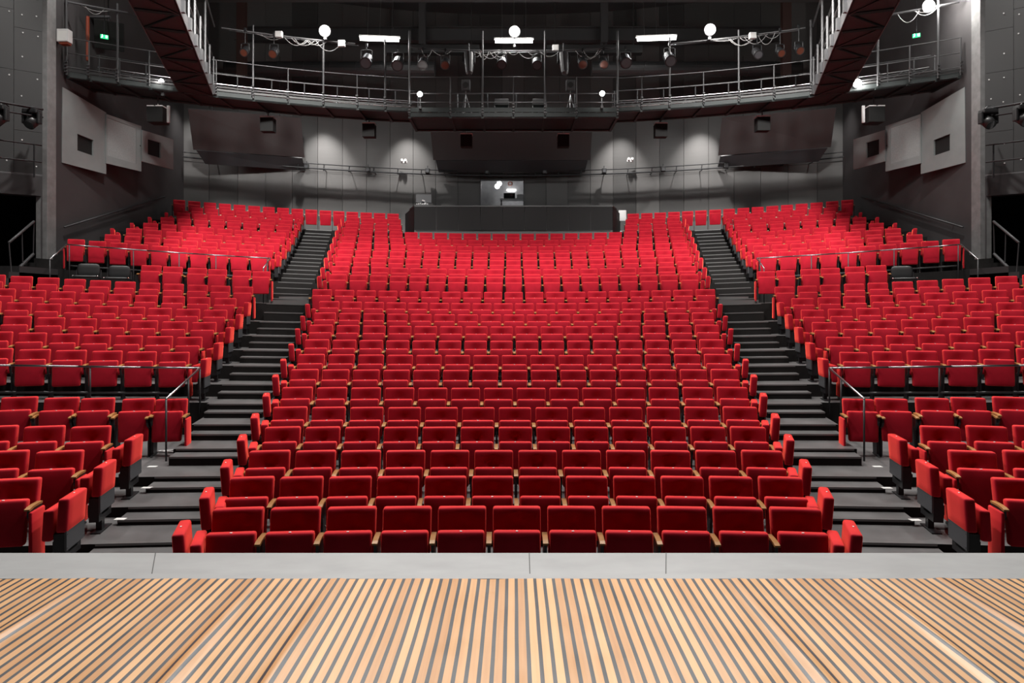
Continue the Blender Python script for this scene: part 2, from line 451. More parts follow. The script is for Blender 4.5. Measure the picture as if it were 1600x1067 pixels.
# far seats: light copies gathered into one object
far = {'v': [], 'f': [], 'm': []}
def far_template(arms, panels):
    out = []
    for fn, mi in [(lambda: seat_bm(0), 0), (lambda: backrest_bm(0), 0)]+[((lambda s=s: armrest_bm(s*S/2)), 1) for s in arms]+[((lambda s=s: leg_bm(s*S/2)), 2) for s in arms]+[((lambda s=s: side_panel_bm(s*(S/2+.022))), 0) for s in panels]:
        b = fn(); bmesh.ops.recalc_face_normals(b, faces=b.faces); b.verts.ensure_lookup_table(); b.verts.index_update()
        out.append(([v.co.copy() for v in b.verts], [[v.index for v in f.verts] for f in b.faces], mi)); b.free()
    return out
far_t = {}
def add_far(X, Y, Z, rz, sc, arms, panels=()):
    key = (tuple(arms), tuple(panels))
    if key not in far_t: far_t[key] = far_template(arms, panels)
    mt = Matrix.Translation((X, Y, Z)) @ Matrix.Rotation(rz, 4, 'Z') @ Matrix.Diagonal((sc, 1, 1, 1))
    for vs, fs, mi in far_t[key]:
        b0 = len(far['v']); far['v'] += [mt @ v for v in vs]
        for f in fs: far['f'].append([q+b0 for q in f]); far['m'].append(mi)

def normal_rot(X): return math.asin(max(-1, min(1, X/R_ARC)))      # rows face the stage along their arc
def yaw(X): return -normal_rot(X)
# --- central block: (row, left edge px of the left back, number of seats)
CEN = [(1, 335.7, 11), (2, 361.7, 12), (3, 392.6, 12), (4, 416, 13), (5, 429.7, 13), (6, 443, 14), (7, 456, 15), (8, 468, 15), (9, 478, 16), (10, 485.6, 16),
       (11, 492.5, 17), (12, 500, 18), (13, 489.4, 19), (14, 515, 19), (15, 519.2, 19), (16, 524, 21), (17, 527.7, 21), (18, 531, 21), (19, 534, 22), (20, 537, 23)]
for i, px, n in CEN:
    XL = solve_X(i, px)+.235
    for k in range(n):
        X = XL+(-2*XL)*k/(n-1)
        sc = (2*abs(XL)/(n-1))/S
        Y = row_y(i, X)-.09; Z = row_z(i, X); rz = yaw(X)
        arms = (-1, 1) if k == 0 else (1,)
        if i <= 13:
            place_seat(X, Y, Z, rz, sc, f'red velvet theatre seat, {ORD[k+1]} from the left in the {ORD[i]} row of the centre block', 'seats of the centre block', arms)
        else: add_far(X, Y, Z, rz, sc, arms)
for i, pxs in ((21, (539.4, 563, 585.6, 607.5)), (22, (542, 564.8, 586, 607))):
    for sg in (1, -1):
        for k, p in enumerate(pxs):
            X = solve_X(i, p)+.235; X = X*sg
            add_far(X, row_y(i, X)-.09, row_z(i, X), yaw(X), 1, (-1, 1) if k == 0 else (sg,))
# --- side blocks: right edges (px) of the seat backs, from the aisle outwards
SIDE = {2: [72, -20], 3: [136, 51.7, -35], 4: [180, 109.5, 38, -34], 8: [300, 249, 196, 141, 85.6, 27.6, -33], 9: [320.6, 275, 228, 179, 131, 80.6, 28.5, -25],
        10: [341.5, 297, 251, 203.8, 157, 107.8, 56.5, 5], 11: [358, 316, 273, 232.5, 190.6, 147, 103, 57.8, 10.6],
        12: [371.9, 331.9, 292.8, 251, 210.4, 167.8, 123.8, 78.8, 32, -15], 13: [398.8, 363.8, 328.8, 291.9, 255.6, 217.8, 179.8, 141, 100.6, 59.8, 17.9],
        14: [426, 396, 358.4, 327.5, 289.8, 257], 16: [422, 391, 360, 329, 298.5, 268.8, 237.5, 205.6, 173, 140.6],
        17: [431, 402.5, 373, 343.8, 313.8, 285.6, 256, 226, 195.9], 18: [440, 410, 381, 351, 320.6, 290, 258, 228],
        19: [448.5, 420, 393, 367, 338, 310.6, 281, 252.8], 20: [456, 430.6, 405, 380, 355, 329.8, 303.8, 278],
        21: [459, 432, 405, 380, 354, 328, 302], 22: [461, 438.8, 415.6, 392.5, 369.8, 345.6, 322.5],
        23: [624.5, 603.6, 583, 561.5, 540.6, 520, 498, 476.5, 454.6, 432.5, 410, 387.5, 365, 342, 318, 294.8]}
SIDE_ROW = {2: 1, 3: 2, 4: 3, 'walk': 4, 8: 5, 9: 6, 10: 7, 11: 8, 12: 9}
for i, pxs in SIDE.items():
    Xs = [solve_X(i, p)-.235 for p in pxs]
    for sg in (1, -1):
        side = 'left' if sg == 1 else 'right'
        for k, X0 in enumerate(Xs):
            gap = abs(Xs[min(k+1, len(Xs)-1)]-Xs[max(0, k-1)])/(min(k+1, len(Xs)-1)-max(0, k-1))
            X = X0*sg; sc = min(1.04, gap/S) if i != 14 else .93
            arms = (-1, 1) if (k == 0 or i == 14) else (-sg,); panels = (sg,) if k == 0 and i != 23 else ()
            if i == 16 and k == len(Xs)-1: panels = (-sg,)
            Y = row_y(i, X)-.09; Z = row_z(i, X); rz = yaw(X)
            if i <= 12:
                place_seat(X, Y, Z, rz, sc, f'red velvet theatre seat, {ORD[k+1]} from the aisle in the {ORD[SIDE_ROW[i]]} row of the {side} block', f'seats of the {side} block', arms, panels)
            else: add_far(X, Y, Z, rz, sc, arms, panels)
# the row that stands on the cross walkway, in loose pairs
for sg in (1, -1):
    side = 'left' if sg == 1 else 'right'
    for k, p in enumerate([291, 240, 176.5, 120.6, 55, -8]):
        u = (p-23.5-800)/F; Y = 10.
        for _ in range(20): X = u*Y; Y = 10.58-X*X/50
        X = sg*X
        place_seat(X, Y-.09, row_z(5, X), yaw(X), .93, f'red velvet theatre seat below the handrail, {ORD[k+1]} from the aisle on the {side} walkway', f'walkway seats on the {side}', (-1, 1), (sg,) if k == 0 else ())
me = bpy.data.meshes.new('theatre_seats'); me.from_pydata([tuple(v) for v in far['v']], [], far['f'])
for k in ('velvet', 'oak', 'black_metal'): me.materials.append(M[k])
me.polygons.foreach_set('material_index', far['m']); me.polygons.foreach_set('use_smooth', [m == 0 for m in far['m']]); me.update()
o = bpy.data.objects.new('theatre_seats', me); COL.objects.link(o)
tag(o, 'distant rows of folded red theatre seats filling the upper tiers behind the landing', 'theatre seats', kind='stuff')

# --- jump seats turned sideways at the ends of the rows
def jb_shape(p): return Vector((p.x, p.y+p.z*.06, p.z+.47))
def jp_shape(p): return Vector((p.x, p.y-.115-(.3-p.z)*.05, p.z+.38))
jump_proto = None
def make_jump():
    t = empty('jump_seat')
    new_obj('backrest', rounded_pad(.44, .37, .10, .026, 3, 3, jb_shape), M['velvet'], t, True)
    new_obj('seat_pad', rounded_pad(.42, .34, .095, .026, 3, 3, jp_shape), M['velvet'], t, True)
    bm = bmesh.new(); box(bm, (0, .035, .38), (.42, .02, .22), bevel=.004)
    for x in (-.19, .19):
        for z in (.3, .45): tube(bm, (x, .044, z), (x, .05, z), .006, 6)
    new_obj('back_plate', bm, M['panel_black'], t)
    bm = bmesh.new(); box(bm, (0, -.03, .3), (.36, .1, .3)); box(bm, (0, -.05, .28), (.2, .14, .12)); new_obj('mechanism', bm, M['black_metal'], t)
    bm = bmesh.new(); box(bm, (.03, -.02, .09), (.08, .06, .17)); box(bm, (0, -.02, .008), (.34, .1, .014)); box(bm, (.03, -.12, .008), (.05, .3, .014)); new_obj('pedestal', bm, M['black_metal'], t)
    bm = bmesh.new(); box(bm, (0, .028, .843), (.022, .012, .004)); new_obj('number_tag', bm, M['tag'], t)
    return t
def place_jump(X, Y, Z, rz, label, group):
    global jump_proto
    if jump_proto is None: jump_proto = make_jump(); t = jump_proto
    else: t = copy_tree(jump_proto)
    t.location = (X, Y, Z); t.rotation_euler = (0, 0, rz); t.scale = (1, 1, .88); tag(t, label, 'jump seat', group)
CJ = {1: 263, 2: 305.7, 3: 338.7, 4: 365, 5: 386.6, 6: 405.6, 7: 421, 8: 434, 9: 447, 10: 457.5, 11: 466, 12: 474, 14: 493, 15: 498.5, 16: 504, 17: 510, 18: 514, 19: 518, 20: 522, 21: 526, 22: 531}
for i, p in CJ.items():
    X = solve_X(i, p, -.42)
    for sg in (1, -1):
        side = 'left' if sg == 1 else 'right'
        x = sg*(X+.075)
        place_jump(x, row_y(i, x)-.30, row_z(i, x), sg*(.32+PI/2), f'red sideways jump seat at the {side} end of the {ORD[i]} row of the centre block', f'jump seats beside the {side} aisle, centre side')
SJ = {2: 130, 3: 178, 4: 221, 8: 330, 9: 349, 10: 366, 11: 380.6, 12: 393, 16: 440.6, 17: 449, 18: 455.6, 19: 462, 20: 467.5, 21: 472, 22: 476}
for n_, (i, p) in enumerate(SJ.items()):
    X = solve_X(i, p, -.25)
    for sg in (1, -1):
        side = 'left' if sg == 1 else 'right'
        x = sg*(X-.08)
        place_jump(x, row_y(i, x)-.30, row_z(i, x), sg*(.22-PI/2), f'red jump seat, {ORD[n_+1]} from the stage along the outer edge of the {side} aisle', f'jump seats on the outer edge of the {side} aisle')
WJ = {18: 180, 19: 210, 20: 237, 21: 262.5, 22: 287}
for n_, (i, p) in enumerate(WJ.items()):
    X = solve_X(i, p, 0.0)
    for sg in (1, -1):
        side = 'left' if sg == 1 else 'right'
        x = sg*(X+.08)
        place_jump(x, row_y(i, x)-.25, row_z(i, x), yaw(x)+sg*PI/2, f'red jump seat by the {side} side wall stairs, {ORD[n_+1]} from the lowest', f'jump seats by the {side} wall')

# --- black chairs on the wheelchair platform
def make_chair():
    t = empty('visitor_chair')
    new_obj('backrest', rounded_pad(.47, .30, .05, .085, 3, 3, lambda p: Vector((p.x, p.y+.2+p.z*.1, p.z+.47))), M['chair_black'], t, True)
    new_obj('seat', rounded_pad(.48, .07, .46, .03, 3, 0, lambda p: Vector((p.x, p.y-.03, p.z+.40))), M['chair_black'], t, True)
    for sx in (-1, 1):
        bm = bmesh.new(); path(bm, [(sx*.25, -.25, 0), (sx*.25, -.25, .45), (sx*.25, .2, .43), (sx*.25, .24, .62)], .012, 8)
        tube(bm, (sx*.25, .2, .43), (sx*.25, .24, 0), .012, 8); new_obj('leg_frame', bm, M['black_metal'], t)
        bm = bmesh.new(); bmesh.ops.create_uvsphere(bm, u_segments=8, v_segments=6, radius=.022, matrix=Matrix.Translation((sx*.25, -.26, .455))); new_obj('cap', bm, M['chrome'], t)
    return t
vc = None
for p, lab in ((148.5, 'black upholstered chair on the left wheelchair platform, farther from the seats'), (195.5, 'black upholstered chair on the left wheelchair platform, next to the red seats'),
               (1400, 'black upholstered chair standing alone on the right wheelchair platform')):
    X = solve_X(14, p); vc = make_chair() if vc is None else copy_tree(vc)
    vc.location = (X, row_y(14, X)-.3, row_z(14, X)); vc.rotation_euler = (0, 0, yaw(X)); tag(vc, lab, 'chair', 'black chairs on the wheelchair platforms')
    
# ------------------------------------------------------------------ handrails
def handrail(pts_top, posts, label, r=.0165, mid=None, group='seating handrails'):
    """steel tube rail through pts_top with separate posts (top, bottom)"""
    t = empty('handrail', (posts[0][1][0], posts[0][1][1], posts[0][1][2]))
    off = Vector(t.location)
    bm = bmesh.new(); path(bm, [Vector(p)-off for p in pts_top], r, 8)
    for p in pts_top: bmesh.ops.create_uvsphere(bm, u_segments=8, v_segments=6, radius=r, matrix=Matrix.Translation(Vector(p)-off))
    new_obj('rail', bm, M['steel'], t, True)
    for a, b in posts:
        bm = bmesh.new(); tube(bm, Vector(a)-off, Vector(b)-off, r*.85, 8); new_obj('post', bm, M['dark_grey_metal'], t, True)
    tag(t, label, 'handrail', group); return t
def mx(p, sg): return Vector((p[0]*sg, p[1], p[2]))
for sg, side in ((1, 'left'), (-1, 'right')):
    def arc(X, i=8, d=.66): return row_y(i, X)-d
    xs = [-5.42-.9*k for k in range(6)]
    zr = lambda X: row_z(8, X)+.60
    top = [(x, arc(x), zr(x)) for x in xs]
    low = Vector((-5.03, 9.5, 0)); low.z = row_z(5, 5)+.9
    posts = [(mx(low, sg), mx((low.x, low.y, row_z(5, 5)), sg))]
    a = Vector(top[0]); m_ = low.lerp(a, .62); posts.append((mx(m_, sg), mx((m_.x, m_.y, m_.z-.62), sg)))
    posts += [(mx((x, arc(x), zr(x)), sg), mx((x, arc(x), zr(x)-.78), sg)) for x in (-5.42, -7.05, -8.3, -9.6)]
    handrail([mx(low, sg)]+[mx(p, sg) for p in top], posts, f'steel handrail in front of the middle tier of the {side} block')
    # upper handrail
    xs = [-6.72, -7.6, -8.6, -9.6, -10.6, -11.25]
    zr = lambda X: row_z(16, X)+.64
    top = [(x, row_y(16, x)-.68, zr(x)) for x in xs]
    lo = Vector((-6.62, row_y(16, 6.6)-1.5, row_z(14, 6.6)+.92)); out = Vector((-10.95, row_y(16, 11.5)-1.6, row_z(14, 11.0)+.8))
    posts = [(mx(lo, sg), mx((lo.x, lo.y, row_z(14, 6.6)), sg)), (mx(out, sg), mx((out.x, out.y, row_z(14, 11.0)), sg))]
    posts += [(mx((x, row_y(16, x)-.68, zr(x)), sg), mx((x, row_y(16, x)-.68, zr(x)-1.1), sg)) for x in (-6.8, -8.05, -8.9, -9.9, -11.2)]
    handrail([mx(lo, sg)]+[mx(p, sg) for p in top]+[mx(out, sg)], posts, f'steel handrail above the wheelchair platform, in front of the upper {side} tier')
    # seat beams under the rows behind the rails
    for i in (8, 16):
        Xs = [solve_X(i, p)-.235 for p in SIDE[i]]
        bm = bmesh.new(); path(bm, [(sg*x, row_y(i, x)-.3, row_z(i, x)+.12) for x in Xs], .02, 6)
        structure(new_obj('trim_seat_rail', bm, M['grey_metal']))
    # long rail on the side wall
    a = Vector((-12.2, 17.9, at(83, 355, 17.9).z)); b = Vector((-12.2, 23.1, at(258, 307, 23.1).z))
    t = empty('wall_handrail', mx(a, sg)); off = Vector(t.location)
    bm = bmesh.new(); path(bm, [mx(a, sg)-off, mx(b, sg)-off, mx(b, sg)-off+Vector((-sg*.08, .1, 0))], .024, 8); new_obj('rail', bm, M['dark_grey_metal'], t, True)
    for k in range(5):
        p = mx(a.lerp(b, (k+.5)/5), sg)-off; bm = bmesh.new(); tube(bm, p, p+Vector((-sg*.1, 0, -.05)), .012, 6); new_obj('bracket', bm, M['dark_grey_metal'], t)
    tag(t, f'dark handrail climbing along the {side} side wall', 'handrail', 'wall handrails')
    # entrance balustrade
    a = at(14, 379, 15.2); b = at(53, 346, 16.4); a2 = at(18, 430, 15.2); b2 = at(52, 397, 16.4)
    t = empty('entrance_balustrade', mx(a2, sg)); off = Vector(t.location)
    bm = bmesh.new(); path(bm, [mx(p, sg)-off for p in (a, b)], .03, 8); new_obj('rail', bm, M['grey_metal'], t, True)
    bm = bmesh.new(); path(bm, [mx(p, sg)-off for p in (a2, b2)], .035, 6); new_obj('stringer', bm, M['grey_metal'], t)
    for p, q in ((a, a2), (b, b2), (a.lerp(b, .5), a2.lerp(b2, .5))):
        bm = bmesh.new(); tube(bm, mx(p, sg)-off, mx(q, sg)-off, .015, 6); new_obj('post', bm, M['dark_grey_metal'], t)
    tag(t, f'steel balustrade by the dark {side} entrance', 'balustrade', 'entrance balustrades')

# ------------------------------------------------------------------ stage
EDGE, MATE, SZ = 4.17, 3.75, EYE-1.55
bm = bmesh.new(); box(bm, (0, (EDGE-3)/2, (SZ-.5)/2-.004), (30, EDGE+3, SZ+.5)); bm.faces.ensure_lookup_table()
for f in bm.faces: f.material_index = 0 if f.normal.z > .5 else 1
structure(new_obj('floor_stage', bm, None, mats=[M['apron'], M['stage_side']]))
bm = bmesh.new()
for x, x2 in ((.064, .058), (.93, .83), (-2.3, -2.1), (3.2, 2.95)):
    hexa(bm, [(x2-.0025, MATE, SZ-.003), (x2+.0025, MATE, SZ-.003), (x+.0025, EDGE, SZ-.003), (x-.0025, EDGE, SZ-.003),
              (x2-.0025, MATE, SZ-.0015), (x2+.0025, MATE, SZ-.0015), (x+.0025, EDGE, SZ-.0015), (x-.0025, EDGE, SZ-.0015)])
structure(new_obj('trim_apron_joint', bm, M['stage_side']))
bm = bmesh.new(); box(bm, (0, MATE+.035, SZ+.002), (30, .07, .008)); structure(new_obj('trim_apron_edge', bm, M['apron']))
ridges = [(-3.6, .04, .018), (-2.42, .045, .022), (-1.48, .04, .02), (-1.02, .035, .016), (-.02, .03, .004), (.10, .02, .007), (.32, .015, .003), (1.26, .04, .018), (1.92, .03, .018), (2.42, .045, .022), (3.5, .04, .018)]
bm = bmesh.new(); NX, NY = 900, 26; X0, X1, Y0, Y1 = -4.6, 4.6, .8, MATE
grid = []
for j in range(NY+1):
    y = Y0+(Y1-Y0)*j/NY; rowv = []
    for i in range(NX+1):
        x = X0+(X1-X0)*i/NX; z = 0
        for rx, s, a in ridges:
            sh = .03*math.sin(y*1.3+rx*5)
            z += a*math.exp(-((x-rx-sh)/s)**2)*min(1, max(.25, (MATE+.1-y)*1.0))
        z += .0012*math.sin(x*9+y*1.7)+.0008*math.sin(x*23+y*4)
        rowv.append(bm.verts.new((x, y, SZ+.006+z)))
    grid.append(rowv)
for j in range(NY):
    for i in range(NX): bm.faces.new([grid[j][i], grid[j][i+1], grid[j+1][i+1], grid[j+1][i]])
for f in bm.faces: f.smooth = True
o = new_obj('stage_mat', bm, M['slats']); tag(o, 'rippled brown and black striped mat laid on the stage in the foreground', 'floor covering')

# ------------------------------------------------------------------ walls
RW = 24.0; YW = 27.7
def wall_y(X): return YW-X*X/(2*RW)*.98
bm = bmesh.new(); uvl = bm.loops.layers.uv.new('UVMap')
NP = 27; zb_, zt_ = 2.2, 15.0
for k in range(NP):
    for z0, z1 in (((zb_, EYE+4.24), (EYE+5.34, EYE+5.45), (EYE+5.46, zt_)) if k in (12, 13) else ((zb_, EYE+5.45), (EYE+5.46, zt_))):
        xa = -12.45+24.9*k/NP+.007; xb = -12.45+24.9*(k+1)/NP-.007
        ya, yb = wall_y(xa), wall_y(xb)
        p = [(xa, ya, z0), (xb, yb, z0), (xb, yb+.06, z0), (xa, ya+.06, z0), (xa, ya, z1), (xb, yb, z1), (xb, yb+.06, z1), (xa, ya+.06, z1)]
        n0 = len(bm.faces); hexa(bm, p); bm.faces.ensure_lookup_table()
        for f in bm.faces[n0:]:
            for l in f.loops:
                c = l.vert.co; l[uvl].uv = (k+.02+.96*((c.x-xa)/(xb-xa)), c.z)
structure(new_obj('wall_back', bm, M['wall_panel']))
bm = bmesh.new()
for k in range(NP):
    xa = -12.45+24.9*k/NP; xb = -12.45+24.9*(k+1)/NP
    for z0, z1 in (((zb_, EYE+4.24), (EYE+5.34, zt_)) if k in (12, 13) else ((zb_, zt_),)):
        hexa(bm, [(xa, wall_y(xa)+.08, z0), (xb, wall_y(xb)+.08, z0), (xb, wall_y(xb)+.2, z0), (xa, wall_y(xa)+.2, z0),
                  (xa, wall_y(xa)+.08, z1), (xb, wall_y(xb)+.08, z1), (xb, wall_y(xb)+.2, z1), (xa, wall_y(xa)+.2, z1)])
structure(new_obj('wall_back_lining', bm, M['void']))
for sg, side in ((-1, 'left'), (1, 'right')):
    bm = bmesh.new(); box(bm, (sg*(WALLX+.18), 21.2, 7.5), (.36, 7.2, 15)); structure(new_obj('wall_'+side, bm, M['wall']))
    bm = bmesh.new(); box(bm, (sg*(WALLX+.1), 17.48, 7.5), (.3, .34, 15), bevel=.01); structure(new_obj('wall_'+side+'_pillar', bm, M['pillar_light']))
    # bolted proscenium wall with the dark entrance
    A = Vector((sg*(WALLX+.06), 17.32, 0)); B = Vector((sg*16.2, 14.9, 0)); d = (B-A).normalized(); nrm = Vector((-d.y, d.x, 0)) if sg < 0 else Vector((d.y, -d.x, 0))
    if nrm.y > 0: nrm = -nrm
    zd = EYE+2.92; L_ = (B-A).length
    def wall_box(bm, s0, s1, z0, z1, t=.3):
        p = [A+d*s0, A+d*s1, A+d*s1-nrm*t, A+d*s0-nrm*t]
        if sg > 0: p = [p[1], p[0], p[3], p[2]]
        hexa(bm, [(q.x, q.y, z0) for q in p]+[(q.x, q.y, z1) for q in p])
    ztop = EYE+3.45
    bm = bmesh.new(); wall_box(bm, -.02, L_, zd, ztop); wall_box(bm, -.02, .05, -.5, zd); structure(new_obj('wall_'+side+'_header', bm, M['wall']))
    bm = bmesh.new()
    s = 0
    while s < L_:
        z = ztop+.03; k = 0
        while z < 15:
            hh = 1.55 if (int(s/.62)+k) % 2 else 1.1
            wall_box(bm, s+.004, min(s+.62-.004, L_), z+.004, min(z+hh-.004, 15), .25); z += hh; k += 1
        s += .62
    structure(new_obj('wall_'+side+'_panels', bm, node_mat('black_bolted_board', (.055, .055, .056), .45) if sg < 0 else bpy.data.materials['black_bolted_board']))
    bm = bmesh.new(); random.seed(3+sg)
    for a_ in range(int(L_/.31)):
        for b_ in range(17):
            if random.random() < .35: continue
            p = A+d*(.12+.31*a_+random.uniform(-.03, .03)); z = ztop+.3+b_*.55+random.uniform(-.08, .08)
            q = Vector((p.x, p.y, z)); tube(bm, q-nrm*.005, q+nrm*.012, .018, 8)
    structure(new_obj('trim_bolts_'+side, bm, M['white_box']))
    bm = bmesh.new(); wall_box(bm, -.02, L_, ztop-.02, ztop+.03, .2); structure(new_obj('trim_ledge_'+side, bm, M['pillar']))
    bm = bmesh.new(); box(bm, (sg*15.6, 19.5, 5), (6.0, .2, 12)); box(bm, (sg*18.4, 16, 5), (.2, 8, 12)); structure(new_obj('wall_'+side+'_lobby', bm, M['void']))
    bm = bmesh.new(); box(bm, (sg*16.3, 5.5, 7.2), (.3, 19.6, 16)); structure(new_obj('wall_'+side+'_front', bm, M['void']))
bm = bmesh.new(); box(bm, (0, 12, 15.1), (38, 36, .2)); structure(new_obj('ceiling', bm, M['beam']))
bm = bmesh.new(); box(bm, (0, -4.4, 7.2), (34, .3, 16)); structure(new_obj('wall_stage', bm, M['void']))

# ------------------------------------------------------------------ control booth at the back of the stalls
t = empty('sound_booth', (0, 24.0, row_z(20, 3)))
off = Vector(t.location)
zt_, zb_ = EYE+3.67, EYE+2.80
fl, fr_ = (-3.6, 23.95), (3.62, 23.95); bl, br = (-4.25, 25.95), (4.22, 25.95)
for k in range(9):
    xa = fl[0]+(fr_[0]-fl[0])*k/9+.006; xb = fl[0]+(fr_[0]-fl[0])*(k+1)/9-.006
    bm = bmesh.new(); box(bm, Vector(((xa+xb)/2, 23.98, (zt_+zb_)/2))-off, (xb-xa, .04, zt_-zb_), bevel=.004); new_obj('front_panel', bm, M['booth'], t)
bm = bmesh.new(); box(bm, Vector((0, 24.05, (zb_+EYE+2.0)/2))-off, (7.1, .05, zb_-EYE-2.0-.02)); new_obj('kick_panel', bm, M['reflector'], t)
for (a, b) in ((fl, bl), (br, fr_)):
    bm = bmesh.new(); p = [a, b, (b[0], b[1]+.05), (a[0], a[1]+.05)]
    hexa(bm, [Vector((x, y, EYE+2.3))-off for x, y in p]+[Vector((x, y, zt_))-off for x, y in p]); new_obj('side_panel', bm, M['booth'], t)
bm = bmesh.new(); p = [fl, fr_, (3.9, 24.75), (-3.9, 24.75)]
hexa(bm, [Vector((x, y, zt_-.02))-off for x, y in p]+[Vector((x, y, zt_+.03))-off for x, y in p]); new_obj('counter', bm, M['black_plastic'], t)
tag(t, 'long dark panelled sound booth behind the centre block', 'booth')
# things on and beside the booth
p = at(662, 321, 24.5)
t = empty('monitor', (p.x, p.y, zt_+.03))
bm = bmesh.new(); box(bm, (0, 0, .34), (.56, .03, .3)); new_obj('screen', bm, M['panel_black'], t)
bm = bmesh.new(); box(bm, (0, -.005, .5), (.58, .035, .018)); [box(bm, (x, -.005, .34), (.014, .035, .32)) for x in (-.285, .285)]; new_obj('bezel', bm, M['grey_metal'], t)
bm = bmesh.new(); box(bm, (0, .02, .1), (.08, .04, .2)); box(bm, (0, 0, .008), (.3, .2, .015)); new_obj('stand', bm, M['grey_metal'], t)
tag(t, 'monitor standing on the left end of the sound booth', 'monitor')
t = empty('lighting_console', (p.x-.02, p.y-.2, zt_+.03))
bm = bmesh.new(); box(bm, (0, 0, .04), (.5, .14, .08), bevel=.01); new_obj('body', bm, M['grey_metal'], t)
bm = bmesh.new()
for k in range(7): box(bm, (-.2+.065*k, -.02, .095+.012*(k % 3)), (.03, .05, .05))
new_obj('fader_bank', bm, M['white_box'], t)
tag(t, 'small console with white controls on the left end of the sound booth', 'console')
p = at(655, 305, 24.6); 
t = empty('desk_lamp', (at(668, 321, 24.42).x, 24.42, zt_+.03)); bm = bmesh.new(); tube(bm, (-.1, 0, 0), (-.1, 0, .22), .012); tube(bm, (-.1, 0, .22), (-.2, -.02, .26), .03, 8); new_obj('stem', bm, M['white_box'], t)
tag(t, 'short white gooseneck lamp between the monitor and the console', 'lamp')
p = at(973, 338, 25.6); fz = EYE+ZT[22]-H+KT[22]*p.x**2
t = empty('plastic_chair', (p.x+.02, 25.75, row_z(22, p.x))); hh = at(0, 328, 25.7).z-t.location.z
bm = rounded_pad(.3, .42, .04, .015, 2, 2, lambda q: Vector((q.x, q.y+q.z*.1, q.z+hh-.42))); new_obj('backrest', bm, M['white_box'], t, True)
bm = rounded_pad(.3, .04, .34, .015, 2, 0, lambda q: Vector((q.x, q.y-.16, q.z+.43))); new_obj('seat', bm, M['white_box'], t, True)
for sx in (-1, 1):
    bm = bmesh.new(); path(bm, [(sx*.14, .02, 0), (sx*.14, 0, .45), (sx*.13, .03, hh-.3)], .012); tube(bm, (sx*.14, -.3, 0), (sx*.14, -.28, .45), .012); new_obj('leg_frame', bm, M['chrome'], t)
tag(t, 'white plastic chair at the right end of the sound booth', 'chair')

# ------------------------------------------------------------------ projection room behind its window
wx0, wx1 = -1.375, .455; wz0, wz1 = EYE+4.24, EYE+5.34; wy = 27.66
bm = bmesh.new()
for c, s_ in (((0, 32.1, 0), (4.4, .1, 5)),): pass
cx = (wx0+wx1)/2
for c, s_ in (((cx, 31.6, EYE+4.6), (5, .1, 3.4)), ((cx-2.5, 29.8, EYE+4.6), (.1, 3.7, 3.4)), ((cx+2.5, 29.8, EYE+4.6), (.1, 3.7, 3.4)), ((cx, 29.8, EYE+6.3), (5, 3.7, .1)), ((cx, 29.8, EYE+3.0), (5, 3.7, .1))): box(bm, c, s_)
structure(new_obj('wall_projection_room', bm, M['pillar']))
t = empty('window_1', (cx, wy, wz0)); structure(t)
bm = bmesh.new()
for c, s_ in (((0, 0, .0), (1.84, .12, .05)), ((0, 0, 1.1), (1.84, .12, .05)), ((-.91, 0, .55), (.05, .12, 1.1)), ((.91, 0, .55), (.05, .12, 1.1))): box(bm, c, s_)
new_obj('frame', bm, M['grey_metal'], t)
bm = bmesh.new(); box(bm, (0, .03, .55), (1.78, .012, 1.06)); new_obj('pane', bm, M['glass'], t)
pt = at(777, 291, 29.3)
t = empty('projection_room_lamp', pt); bm = bmesh.new(); bmesh.ops.create_uvsphere(bm, u_segments=12, v_segments=8, radius=.11); new_obj('bulb', bm, M['lamp'], t, True)
bm = bmesh.new(); tube(bm, (0, 0, .08), (0, 0, EYE+6.25-pt.z), .015); new_obj('stem', bm, M['grey_metal'], t); tag(t, 'bright lamp shining inside the projection room window', 'lamp')
t = empty('projection_desk', (cx+.45, 28.9, EYE+3.05))
bm = bmesh.new(); box(bm, (0, 0, 1.66), (1.1, .5, .05)); new_obj('tabletop', bm, M['white_box'], t)
for x in (-.5, .5):
    for y in (-.2, .2): bm = bmesh.new(); box(bm, (x, y, .82), (.05, .05, 1.64)); new_obj('leg', bm, M['grey_metal'], t)
tag(t, 'white desk inside the projection room behind the window', 'desk')
t = empty('projector', (cx+.3, 28.8, EYE+4.735)); bm = bmesh.new(); box(bm, (0, 0, .12), (.5, .4, .22), bevel=.02); new_obj('body', bm, M['black_plastic'], t)
bm = bmesh.new(); tube(bm, (.1, -.2, .12), (.1, -.26, .12), .06, 12); new_obj('lens', bm, M['chrome'], t); tag(t, 'black projector on the desk in the projection room', 'projector')
t = empty('equipment_box', (cx+.8, 28.85, EYE+4.735)); bm = bmesh.new(); box(bm, (0, 0, .09), (.34, .36, .17), bevel=.01); new_obj('body', bm, M['white_box'], t); bm = bmesh.new(); box(bm, (0, 0, .19), (.3, .2, .02)); new_obj('lid', bm, M['black_plastic'], t); tag(t, 'white equipment box at the right end of the projection room desk', 'box')
bm = bmesh.new()
for k in range(16):
    a = 2*PI*k/16; b = 2*PI*(k+1)/16; tube(bm, (math.cos(a)*.09, 0, math.sin(a)*.09), (math.cos(b)*.09, 0, math.sin(b)*.09), .025, 6)
o = new_obj('cable_ring', bm, M['copper']); o.location = at(797, 287, 31.45); tag(o, 'orange cable ring hanging on the projection room wall', 'cable')
bm = bmesh.new(); box(bm, (0, 0, 0), (.42, .06, .07)); o = new_obj('strip_light', bm, M['tube']); o.location = at(799, 297, 31.5); tag(o, 'short lit strip light on the projection room wall', 'strip light')

d = bpy.data.lights.new('room_light', 'POINT'); d.energy = 220; d.shadow_soft_size = .1; o = bpy.data.objects.new('room_light', d); COL.objects.link(o); o.location = pt+Vector((.1, -.35, .05))
